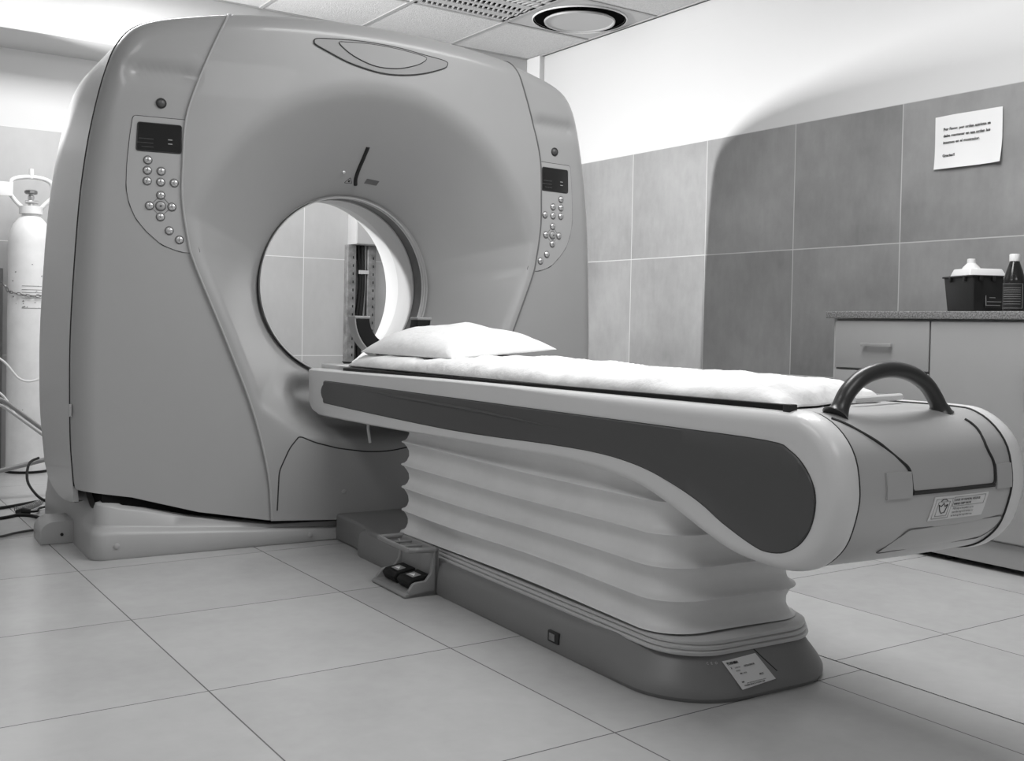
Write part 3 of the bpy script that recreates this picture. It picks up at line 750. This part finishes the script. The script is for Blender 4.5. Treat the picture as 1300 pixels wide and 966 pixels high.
# arch handle
hp = [(-.128, -2.44, .690), (-.120, -2.44, .700), (-.098, -2.44, .735), (-.060, -2.44, .764), (-.010, -2.44, .780), (.045, -2.44, .784), (.100, -2.44, .775), (.150, -2.44, .752), (.183, -2.44, .720), (.196, -2.44, .700), (.20, -2.44, .688)]
hp = smooth_curve(hp, 5); nH = len(hp)
rad = [.0175+.012*max(0, (abs(i/(nH-1)-.5)-.36)/.14) for i in range(nH)]
MB().tube(hp, rad, 18).build('pull_handle', M['handle'], K, ang=60)
# top tray, rails, tabletop
box('top_tray', -.19, .30, -2.38, .22, .655, .688, M['frame'], K, bev=.004)
ptab = [(-.185, .018), (-.165, .0), (0.03, -.010), (.225, .0), (.245, .018), (.249, .018), (.228, -.006), (.03, -.018), (-.168, -.006), (-.190, .018)]
mb = MB(); rows = []
for y, z in ((.0, .694), (-.6, .697), (-1.4, .702), (-2.20, .705)): rows.append([(x, y, z+dz-.006) for x, dz in ptab])
mb.grid(rows, closed=True, capends=True).build('tabletop', M['black'], K)
for x, ye in ((-.210, -2.385), (.282, -2.10)):
    MB().add([(x-.008, -.08, .672), (x+.008, -.08, .672), (x+.008, -.08, .683), (x-.008, -.08, .683), (x-.008, ye, .696), (x+.008, ye, .696), (x+.008, ye, .712), (x-.008, ye, .712)], [(0, 1, 2, 3), (4, 7, 6, 5), (0, 4, 5, 1), (1, 5, 6, 2), (2, 6, 7, 3), (3, 7, 4, 0)]).build('edge_rail', M['black'], K, bev=.002)
MB().tube([(.05, -2.33, .712), (.27, -2.28, .712)], .008, 10).build('cross_bar', M['frame'], K)
box('rail_stop', -.222, -.200, -2.405, -2.385, .693, .713, M['line'], K, bev=.002)
# foot pedal unit beside the plinth
FP = MB()
FP.prism([(-.24, 0), (-.40, 0), (-.405, .006), (-.395, .014), (-.26, .02), (-.24, .02)], -.965, -.715, 'y')
FP.box(-.262, -.238, -.965, -.715, .0, .150)
FP.prism([(-.24, 0), (-.385, 0), (-.385, .020), (-.362, .042), (-.345, .046), (-.30, .048), (-.275, .07), (-.262, .15), (-.24, .15)], -.965, -.950, 'y')
FP.prism([(-.24, 0), (-.385, 0), (-.385, .020), (-.362, .042), (-.345, .046), (-.30, .048), (-.275, .07), (-.262, .12), (-.24, .12)], -.729, -.715, 'y')
FP.v = [(-.24+(x+.24)*.72, y+.02, z) for x, y, z in FP.v]
fp = FP.build('pedal_housing', M['pedal'], K, bev=.003)
gd = MB()
gd.tube(smooth_curve([(-.25, -.958, .143), (-.33, -.958, .146), (-.362, -.945, .146), (-.37, -.92, .146), (-.37, -.74, .148), (-.355, -.722, .148), (-.25, -.722, .148)], 5), .0085, 10)
for y in (-.875, -.80): gd.tube([(-.25, y, .142), (-.365, y, .146)], .004, 8)
gd.v = [(-.24+(x+.24)*.74, y+.02, z) for x, y, z in gd.v]
gd.build('pedal_guard', M['pedal'], K)
for y0, y1 in ((-.925, -.832), (-.815, -.722)):
    pd = MB().prism([(-.256, .018), (-.322, .018), (-.334, .040), (-.322, .052), (-.256, .062)], y0, y1, 'y').build('pedal', M['black'], K, bev=.004)
    ym = (y0+y1)/2
    MB().add([(-.310, ym-.026, .0545), (-.310, ym+.026, .0545), (-.280, ym+.026, .0595), (-.280, ym-.026, .0595)], [(0, 1, 2, 3)]).build('pedal_mark', M['ink_grey'], pd)
    MB().add([(-.302, ym-.018, .0568), (-.302, ym+.018, .0568), (-.288, ym, .0592)], [(0, 1, 2)]).build('arrow_mark', M['paper'], pd)
# rating plate on the front slope of the plinth
def ptext(body, o, size, m=M['ink'], bold=0): return text_mesh('plate_text', body, size, m, plt, None, .0002, bold)

A_ = [(-.085, .083), (.022, .087), (.05, .033), (-.062, .026)]
rows = []
for i in range(7):
    t = i/6; l = np.array(A_[0])*(1-t)+np.array(A_[3])*t; r = np.array(A_[1])*(1-t)+np.array(A_[2])*t
    rows.append([(float(q[0]),)+pfront(float(q[0]), float(q[1]), .002) for q in (l+(r-l)*k/8 for k in range(9))])
plt = MB().grid(rows).build('rating_plate', M['label'], K)
def ptext(body, x, z, size, bold=0, m=M['ink']):
    y0, z0 = pfront(x, z, .003); y1, z1 = pfront(x, z+.01, .003)
    return text_mesh('plate_text', body, size, m, plt, basis((x, y0, z0), (1, .0, .03), (-.35*(z1-z0), y1-y0, z1-z0)), .0002, bold)
ptext('TOSHIBA', -.076, .074, .0085, .0003)
ptext('X', -.070, .066, .006); ptext('COUCH', -.058, .066, .0045, m=M['ink_grey']); ptext('MODEL', -.058, .060, .004, m=M['ink_grey'])
ptext('CBTB-020A/2B', -.030, .066, .0055); ptext('100 V  50 Hz', -.050, .054, .004)
ptext('S/N', -.055, .038, .005); ptext('08532', .006, .046, .0055); ptext('TOSHIBA MEDICAL SYSTEMS CORP', -.052, .031, .0042)
ptext('1385 SHIMOISHIGAMI OTAWARA JAPAN', -.042, .035, .0034, m=M['ink_grey'])
for k, x in enumerate((-.125, -.115, -.105)):
    ptext('CE'[k % 2] if k < 2 else 'O', x, .078, .009, m=M['ring'])

# ============================================================ THINGS ON THE COUCH
from mathutils import noise as NZ
sh_ = empty('bed_sheet', L2W(.02, -1.2, .70), TH, 'crumpled white cotton sheet covering the whole couch top', 'sheet')
NY, NX = 190, 54
def sheet_z(x, y, u, v):
    e = (1-abs(2*u-1)**6)**.5; e2 = min(1, max(0, (v-.0)/.03))**.5*min(1, max(0, (1-v)/.025))**.5
    n1 = NZ.noise((x*3.5, y*1.6, 3)); n2 = NZ.noise(((x+y*.55)*11, (y-x*.5)*3.2, 1)); n3 = NZ.noise(((x-y*.3)*26, y*7, 5))
    rid = abs(NZ.noise(((x*1.2+y*.8)*9, (y-x)*2.6, 9)))
    h = .050+.010*n1+.010*n2+.003*n3-.016*rid
    h += .006*math.exp(-((y+.45)/.35)**2)+.006*math.exp(-((y+1.25)/.3)**2)
    return .004+max(.006, h)*e*e2
rows = []
for j in range(NY+1):
    v = j/NY; y = -2.365+v*(2.365-.10); row = []
    for i in range(NX+1):
        u = .5-.5*math.cos(PI*i/NX)*(1) if True else i/NX
        wob = .008*NZ.noise((y*5, 1, 2)) if i == 0 else 0
        x = -.204+(.462)*u+.006*NZ.noise((y*4, u*2, 4))
        yy = y+.13*u*(1-v)**4+.02*NZ.noise((u*5, 3, 1))*(1 if j < 3 or j > NY-3 else 0)
        row.append((x-.02, yy+1.2, sheet_z(x, y, u, v)-.010+.012*(-y/2.4)))
    rows.append(row)
mb = MB().grid(rows)
rim = rows[0]+[r[-1] for r in rows[1:]]+rows[-1][::-1][1:]+[r[0] for r in rows[::-1][1:-1]]
mb.grid([rim, [(x*.97, y, z-.004) for x, y, z in rim]], closed=True)
mb.build('sheet', M['sheet'], sh_, ang=80)
# loose corner by the headrest
MB().grid([[(-.225+.09*u, 1.08+.14*v*(1-.4*u), -.012+.040*u*(1-.8*v)+.006*math.sin(6*u)) for u in np.linspace(0, 1, 8)] for v in np.linspace(0, 1, 8)]).build('sheet_corner', M['sheet'], sh_)
pil = empty('pillow', L2W(.045, -.50, .754), TH+math.radians(3), 'soft white pillow lying on the sheet at the head end of the couch', 'pillow')
NP = 44; ta, tb = [], []
for j in range(NP+1):
    a, b = [], []
    for i in range(NP+1):
        u = -math.cos(PI*i/NP); v = -math.cos(PI*j/NP)
        e = ((1-abs(u)**3.0)*(1-abs(v)**3.0))**.50
        pin = 1-.10*(1-u*u)*(v*v)*1.0; pin2 = 1-.10*(1-v*v)*(u*u)
        x = .215*u*pin2*(1+.0*v); y = .335*v*pin
        n = .010*NZ.noise((x*9, y*6, 2))+.004*NZ.noise((x*25, y*16, 8))
        t = .085*e*(1+.25*math.sin(1.2*v+.7*u)); a.append((x, y, .010+t+n*e+.016*u)); b.append((x, y, .010-.014*e+.016*u))
    ta.append(a); tb.append(b)
MB().grid(ta).grid([r[::-1] for r in tb]).build('pillow_body', M['sheet'], pil, merge=1e-5, ang=80)
# curved head holder
hh = empty('head_holder', L2W(.045, .06, .70), TH, 'black foam-lined curved head holder standing at the head end of the couch', 'head holder')
def arc(r, k, z0=.175, a0=200, a1=340): return [(r*math.cos(math.radians(a)), z0+r*math.sin(math.radians(a))) for a in np.linspace(a0, a1, k)]
def trough(r0, r1, y0, y1, m, name, a0=180, a1=360):
    rows = []
    for a in np.linspace(math.radians(a0), math.radians(a1), 36):
        c, q = math.cos(a), math.sin(a)
        rows.append([(r0*c, y0, .18+r0*q), (r1*c, y0, .18+r1*q), (r1*c, y1, .18+r1*q), (r0*c, y1, .18+r0*q)])
    return MB().grid(rows, closed=True, capends=True).build(name, m, hh, bev=.003, ang=50)
trough(.166, .174, -.035, .03, M['grey'], 'shell', 178, 362)
trough(.108, .1665, -.036, .031, M['black'], 'foam', 180, 360)
for sx in (-1, 1): box('end_cap', sx*.139-.034, sx*.139+.034, -.038, .033, .175, .187, M['grey'], hh, bev=.004)
box('mount', -.06, .06, -.06, .08, -.005, .014, M['black'], hh, bev=.003)

# ============================================================ RIGHT WALL FURNITURE
CX = 3.63
def cabinet(name, y1, y0, label):
    c = empty(name, (CX, (y0+y1)/2, 0), 0, label, 'cabinet'); return c
yA, yB, yC = 2.953, 2.485, 1.885
c1 = cabinet('drawer_cabinet', yA, yB, 'grey drawer unit at the left end of the worktop with a bar handle'); my = (yA+yB)/2
def lb_(y): return y-my
bd = MB().box(.003, .64, lb_(yB)+.001, lb_(yA)-.018, .11, .916); bd.build('body', M['cab'], c1)
box('side_panel', -.001, .64, lb_(yA)-.018, lb_(yA), .03, .917, M['cab_edge'], c1, bev=.001)
zz = .907
for k, (za, zb_) in enumerate(((.715, .909), (.515, .706), (.316, .507), (.118, .308))):
    d = box('drawer', -.018, .002, lb_(yB)+.004, lb_(yA)-.021, za, zb_, M['cab'], c1, bev=.0015)
    zc = (za+zb_)/2
    box('handle', -.040, -.028, lb_(2.647), lb_(2.79), zc-.006, zc+.008, M['chrome'], d, bev=.002)
    for yy in (2.66, 2.775): box('handle_post', -.030, -.018, lb_(yy)-.005, lb_(yy)+.005, zc-.004, zc+.006, M['chrome'], d)
box('plinth', .004, .02, lb_(yB), lb_(yA), .022, .108, M['cab'], c1, bev=.001)
for yy in (lb_(yA)-.06, lb_(yB)+.06): MB().lathe([(.018, 0), (.018, .11)], n=16).build('foot', M['black'], c1, loc=(.06, yy, 0)); MB().lathe([(.018, 0), (.018, .11)], n=16).build('foot', M['black'], c1, loc=(.56, yy, 0))
my2 = (yB+yC)/2
c2 = cabinet('door_cabinet', yB, yC, 'grey cabinet with a tall plain door right of the drawers, below the sharps box')
box('body', .003, .64, yC-my2, yB-my2-.001, .11, .916, M['cab'], c2)
d = box('door', -.018, .002, yC-my2+.003, yB-my2-.003, .118, .909, M['cab'], c2, bev=.0015)
MB().tube([(-.018, 2.085-my2, .74), (-.045, 2.085-my2, .74), (-.045, 2.085-my2, .60), (-.018, 2.085-my2, .60)], .006, 10).build('handle', M['chrome'], d)
box('plinth', .004, .02, yC-my2, yB-my2, .022, .108, M['cab'], c2, bev=.001)
for yy in (yB-my2-.06, yC-my2+.06): MB().lathe([(.018, 0), (.018, .11)], n=16).build('foot', M['black'], c2, loc=(.06, yy, 0)); MB().lathe([(.018, 0), (.018, .11)], n=16).build('foot', M['black'], c2, loc=(.56, yy, 0))
WT = .948
tag(box('worktop', CX-.03, WALL_X, yC, yA+.022, .918, WT, M['granite'], bev=.003), 'speckled grey stone worktop lying on the two cabinets by the right wall', 'worktop')
# sharps container
SB = empty('sharps_container', (3.90, 2.475, WT), math.radians(-25), 'black tapered sharps box with a white raised lid on the worktop', 'sharps container')
w0, w1, l0, l1, hb = .074, .085, .090, .102, .140
MB().add([(-w0, -l0, 0), (w0, -l0, 0), (w0, l0, 0), (-w0, l0, 0), (-w1, -l1, hb), (w1, -l1, hb), (w1, l1, hb), (-w1, l1, hb)], [(0, 3, 2, 1), (4, 5, 6, 7), (0, 1, 5, 4), (1, 2, 6, 5), (2, 3, 7, 6), (3, 0, 4, 7)]).build('body', M['sharps'], SB, bev=.004)
box('rim', -.090, .090, -.107, .107, hb-.002, hb+.005, M['sharps'], SB, bev=.002)
for x in (-.055, .0, .055): box('clip', x-.006, x+.006, -.111, -.103, hb-.018, hb, M['sharps'], SB, bev=.001)
for y in (-.05, .05): box('clip', -.093, -.084, y-.006, y+.006, hb-.018, hb, M['sharps'], SB, bev=.001)
ld = MB().add([(-.08, -.07, hb+.005), (.08, -.07, hb+.005), (.08, .07, hb+.005), (-.08, .07, hb+.005), (-.07, -.058, hb+.034), (.066, -.058, hb+.034), (.066, .058, hb+.034), (-.07, .058, hb+.034)], [(0, 3, 2, 1), (4, 5, 6, 7), (0, 1, 5, 4), (1, 2, 6, 5), (2, 3, 7, 6), (3, 0, 4, 7)]).build('lid', M['sharps_lid'], SB, bev=.004)
MB().lathe([(.036, hb+.033), (.030, hb+.042), (.017, hb+.056), (.016, hb+.072), (.014, hb+.074), (.001, hb+.074)], n=28).build('cap', M['white'], ld, loc=(-.03, .0, 0))
lab = box('warning_label', -.03, .065, -.0985, -.097, .012, .118, M['sharps'], SB)
lab.rotation_euler = (math.radians(-4), 0, 0)
for z, a, b in ((.108, .02, .055), (.098, .015, .06), (.078, -.005, .07), (.066, .0, .06), (.052, .005, .03), (.036, -.005, .055), (.022, -.01, .05)):
    box('label_line', a-.015, b-.015, -.1002, -.098, z-.0012, z+.0012, M['ink_grey'], lab)
box('label_line', -.026, -.024, -.1002, -.098, .02, .066, M['ink_grey'], lab)
# bottle
BT = empty('medicine_bottle', (3.77, 2.245, WT), 0, 'dark bottle with a white screw cap beside the sharps box at the frame edge', 'bottle')
MB().lathe([(.036, 0), (.040, .004), (.040, .115), (.037, .128), (.018, .185), (.016, .19), (.016, .20)], n=40).build('body', M['bottle'], BT)
MB().lathe([(.019, .190), (.019, .214), (.017, .217), (.001, .217)], n=32).build('cap', M['white'], BT)
lbm = MB(); lbm.grid([[(.0405*math.cos(a), .0405*math.sin(a), z) for a in np.linspace(PI*.75, PI*1.45, 16)] for z in (.012, .108)]); lo = lbm.build('label', M['sharps'], BT)
def ring_line(z0, z1, a0, a1, wd=.0006): return MB().tube([(.0412*math.cos(a), .0412*math.sin(a), z0+(z1-z0)*t) for t, a in zip(np.linspace(0, 1, 12), np.linspace(a0, a1, 12))], wd, 4).build('label_line', M['plate'], lo)
for z in (.105, .015): ring_line(z, z, PI*.80, PI*1.42)
ring_line(.015, .105, PI*1.42, PI*1.42)
for z in (.09, .082, .074, .066, .058, .05, .04, .03): ring_line(z, z, PI*.85, PI*1.36, .0008)
# paper note
NT = empty('paper_note', (WALL_X, 2.782, 1.722), 0, 'white sheet of paper with printed Spanish text taped to the right wall', 'note')
rows = []
def nx_(u, v):  # u 0..1 left to right in view, v 0..1 bottom to top
    return -.003-.012*max(0, .5-v)**2*4*(1-abs(2*u-1)*.3)-.020*max(0, u-.85)/.15*max(0, .45-v)-.004*math.sin(u*5)**2
for j in range(21):
    v = j/20; rows.append([(nx_(u, v), .163-.326*u-.003*(1-v), -.118+.236*v+.003*math.sin(u*PI*1.0)*(v-.5)) for u in np.linspace(0, 1, 29)])
nb = [[(x+.0012, y, z) for x, y, z in r] for r in rows]
MB().grid(rows).build('paper', M['paper'], NT)
def ntext(body, u, v, size, bold=.0004):
    y = .163-.326*u; z = -.118+.236*v
    return text_mesh('printed_line', body, size, M['ink'], NT, basis((nx_(u, v)-.0035, y, z), (0, -1, 0), (0, 0, 1)), .0003, bold)
for i, t in enumerate(('Por Favor, por orden estricto se', 'debe mantener en ese orden los', 'insumos en el mostrador.')): ntext(t, .14, .72-.125*i, .0172)
ntext('Gracias!!', .14, .22, .0172)

# ============================================================ BEHIND THE SCANNER
OC = empty('gas_cylinder', (1.075, 6.36, 0), 0, 'tall scuffed white gas cylinder chained upright by the back wall', 'gas cylinder')
MB().lathe([(.100, 0), (.112, .006), (.113, .02), (.113, 1.26), (.108, 1.31), (.090, 1.36), (.062, 1.395), (.045, 1.41), (.045, 1.43)], n=48).build('body', M['cyl'], OC)
MB().lathe([(.118, .0), (.118, .012), (.112, .014)], n=40).build('foot_ring', M['black'], OC)
MB().lathe([(.048, 1.42), (.060, 1.42), (.060, 1.462), (.048, 1.462), (.048, 1.42)], n=32, cap=False).build('neck_ring', M['cyl'], OC)
MB().tube([(x, y, 1.455+(z-1.455)*.62) for x, y, z in smooth_curve([(-.045, 0, 1.455), (-.075, 0, 1.50), (-.108, 0, 1.575), (-.105, 0, 1.63), (-.098, 0, 1.685), (-.06, 0, 1.715), (0, 0, 1.728), (.06, 0, 1.72), (.100, 0, 1.69), (.110, 0, 1.62), (.108, 0, 1.56), (.075, 0, 1.50), (.05, 0, 1.455)], 5)], .012, 10).build('guard_handle', M['cyl'], OC)
MB().lathe([(.011, 1.615), (.013, 1.63), (.013, 1.668), (.001, 1.671)], n=18).build('guard_knob', M['cyl'], OC)
vt = MB().lathe([(.022, 1.43), (.016, 1.46), (.014, 1.50), (.017, 1.505), (.017, 1.52), (.010, 1.525), (.010, 1.535)], n=20); vt.tube([(-.03, -.01, 1.485), (.035, -.01, 1.485)], .010, 10); vt.build('valve', M['silver'], OC)
MB().lathe([(.028, 1.53), (.034, 1.535), (.034, 1.547), (.026, 1.552), (.001, 1.553)], n=10).build('valve_wheel', M['chain'], OC)
tgm = MB(); tgm.box(-.165, -.095, -.022, -.018, 1.51, 1.585); tgm.build('paper_tag', M['paper'], OC, bev=.001, rot=None)
# worn paint and printed marks
for k in range(26):
    a = random.uniform(-2.6, -.9); z = random.choice([random.uniform(.9, 1.25), random.uniform(.25, .45), random.uniform(.9, 1.0)]); r = random.uniform(.003, .009)
    n = 7; c0 = (a, z); pts = [(.1137*math.cos(a+r*9*random.uniform(.6, 1.2)*math.cos(2*PI*i/n)*.9), .1137*math.sin(a+r*9*random.uniform(.6, 1.2)*math.cos(2*PI*i/n)*.9), z+r*random.uniform(.3, .9)*math.sin(2*PI*i/n)) for i in range(n)]
    MB().add(pts, [tuple(range(n))]).build('scuff_mark', M['ink_grey'], OC)
for z in (1.02, 1.0, .985, .97, .955, .90): MB().grid([[(.1139*math.cos(a), .1139*math.sin(a), z+dz) for a in np.linspace(-2.1, -1.2, 12)] for dz in (0, .003)]).build('printed_line', M['ink_grey'], OC)
# chain round the cylinder
CH = empty('retaining_chain', (1.075, 6.36, 1.0), 0, 'thin steel chain slung across the white gas cylinder', 'chain')
path = [(-.26, .20, .06), (-.18, .06, .055), (-.128, -.02, .02)]+[(.122*math.cos(a), .122*math.sin(a), -.035+.02*abs(a+1.57)) for a in np.linspace(-2.9, -.3, 14)]+[(.20, .08, .02), (.26, .22, .04)]
pc = smooth_curve(path, 6)
Lk = []
acc = 0; last_ = Vector(pc[0]); pts = [last_]
for p in pc[1:]:
    p = Vector(p); acc += (p-last_).length; last_ = p
    if acc > .021: pts.append(p); acc = 0
lk = MB()
for i in range(len(pts)-1):
    a, b = pts[i], pts[i+1]; t = (b-a).normalized(); m_ = (a+b)/2; up = Vector((0, 0, 1)) if i % 2 else t.cross(Vector((0, 0, 1))).normalized(); up = (up-t*up.dot(t)).normalized()
    e = [m_+t*.014*math.cos(q)+up*.0065*math.sin(q) for q in np.linspace(0, 2*PI, 11)]; lk.tube(e, .0022, 5, cap=False)
lk.build('links', M['chain'], CH)
# riser and duct on the back wall seen through the bore
DB = empty('wall_duct_box', (3.48, WALL_Y, 1.385), 0, 'white duct box on the back wall seen through the scanner bore', 'duct box')
box('housing', -.375, .35, -.135, 0, 0, .98, M['duct'], DB, bev=.003)
box('cover', -.372, .35, -.142, -.134, .003, .98, M['duct'], DB, bev=.002)
RL = empty('cable_riser', (3.20, WALL_Y, 0), 0, 'perforated metal rails carrying black cables up the back wall, below the duct box', 'cable rails')
for x in (-.115, .035):
    mbr = MB(); mbr.box(x, x+.06, -.055, -.0, 0, 1.384); r = mbr.build('rail', M['steel'], RL, bev=.002)
    for z in np.arange(.08, 1.34, .055): box('slot', x+.036, x+.044, -.0565, -.0545, z, z+.018, M['ink'], r)
for i, (x, r) in enumerate(((-.035, .014), (-.005, .017), (.02, .010))):
    MB().tube(smooth_curve([(x+.005, -.03, 1.383), (x+.02-.01*i, -.035, 1.1), (x-.012, -.04, .8), (x-.02+.012*i, -.035, .4), (x, -.035, .0)], 6), r, 8).build('cable', M['black'] if i != 2 else M['hose'], RL)
MB().box(-.03, .04, -.060, -.045, 1.19, 1.215).build('clamp', M['ring'], RL)
# dark pipe at the picture's left edge
tag(MB().lathe([(.035, 0), (.035, 1.12), (.001, 1.13)], n=20).build('floor_pipe', M['cbase'], loc=(.925, 6.50, 0)), 'dark upright pipe left of the white gas cylinder', 'pipe')

def cable(name, pts, r, m, label, cat, z=None, n=8, k=6):
    return tag(MB().tube(smooth_curve(pts, k), r, n).build(name, m), label, cat)
cable('power_cable', [(.30, 5.05, .008), (.55, 5.10, .008), (.76, 5.143, .008), (.86, 5.20, .008), (.95, 5.26, .008), (1.05, 5.30, .008)], .007, M['black'], 'black cable running straight across the floor, farthest of the three floor cables', 'cable')
cable('data_cable', [(.25, 4.80, .007), (.50, 4.84, .007), (.72, 4.885, .007), (.80, 4.93, .007), (.855, 4.86, .007), (.872, 4.70, .007), (.875, 4.60, .007)], .007, M['black'], 'black cable lying on the floor between the coiled cord and the small grey outlet box', 'cable')
cable('ground_cable', [(.25, 4.42, .006), (.50, 4.45, .006), (.66, 4.486, .006), (.72, 4.53, .006), (.79, 4.56, .006), (.84, 4.55, .006)], .005, M['insert'], 'thin grey cable on the floor tiles, nearest the camera at the left edge', 'cable')
hx = []
for i in range(260):
    t = i/259; a = t*2*PI*14; bx_, by_ = .80+.13*t, 5.00+.10*t*t+.07*t
    hx.append((bx_-.010*math.sin(a)*.6, by_+.012*math.sin(a), .018+.012*math.cos(a)))
tag(MB().tube(hx, .0026, 6).build('coiled_cord', M['hose']), 'grey coiled cord curled on the floor by the scanner base', 'cord')
tag(MB().tube([(.80, 4.98, .012), (.82, 4.955, .016), (.85, 4.95, .014)], [.010, .017, .011], 8).tube(smooth_curve([(.85, 4.95, .014), (.88, 4.965, .012), (.90, 5.03, .012), (.95, 5.09, .010)], 5), .005, 8).build('cable_plug', M['black']), 'black plug lying on the floor next to the coiled cord', 'plug')
tag(MB().tube(smooth_curve([(.965, 5.435, .185), (.905, 5.32, .175), (.875, 5.18, .115), (.90, 5.08, .06), (.94, 5.04, .035), (.98, 5.03, .02)], 6), .006, 8).build('looped_cable', M['black']), 'black cable hanging in a loop behind the left flank of the scanner', 'cable')
st = empty('equipment_stand', (.80, 5.45, 0), 0, 'grey tubular stand leg and brace crossing in front of the gas cylinder', 'stand')
MB().tube([(-.30, 0, .62), (.02, 0, .455), (.30, 0, .225)], .010, 10).build('brace', M['hose'], st)
MB().tube([(-.30, .03, .592), (.02, .03, .428), (.30, .03, .20)], .007, 10).build('brace', M['ring'], st)
MB().tube([(-.62, 0, .010), (-.30, 0, .075), (.02, 0, .135), (.32, 0, .20)], .011, 10).build('leg', M['hose'], st)
MB().tube([(.29, 0, .235), (.29, 0, .012)], .011, 10).build('leg', M['hose'], st)
MB().tube([(-.30, 0, .63), (-.30, 0, .012)], .012, 10).build('post', M['hose'], st)
for i, (za, zb__, lab_) in enumerate(((.60, .52, 'clear thin hose hanging in a curve across the gas cylinder, the upper one'), (.40, .30, 'clear thin hose curving across the lower part of the gas cylinder'))):
    tag(MB().tube(smooth_curve([(.70, 6.18, za+.12), (.90, 6.17, za+.03), (1.0, 6.16, zb__), (1.10, 6.16, zb__+.005), (1.22, 6.17, za+.02), (1.30, 6.3, za+.08)] if i == 0 else [(.70, 6.18, za+.15), (.90, 6.17, za+.05), (.98, 6.16, zb__+.03), (1.09, 6.16, zb__-.06)], 6), .006, 8).build('clear_hose', M['bluff']), lab_, 'hose')

MB().tube([(-.10, -.06, .50), (-.098, -.058, .44), (-.085, -.05, .385)], .006, 8).build('cable_tail', M['white'], K)
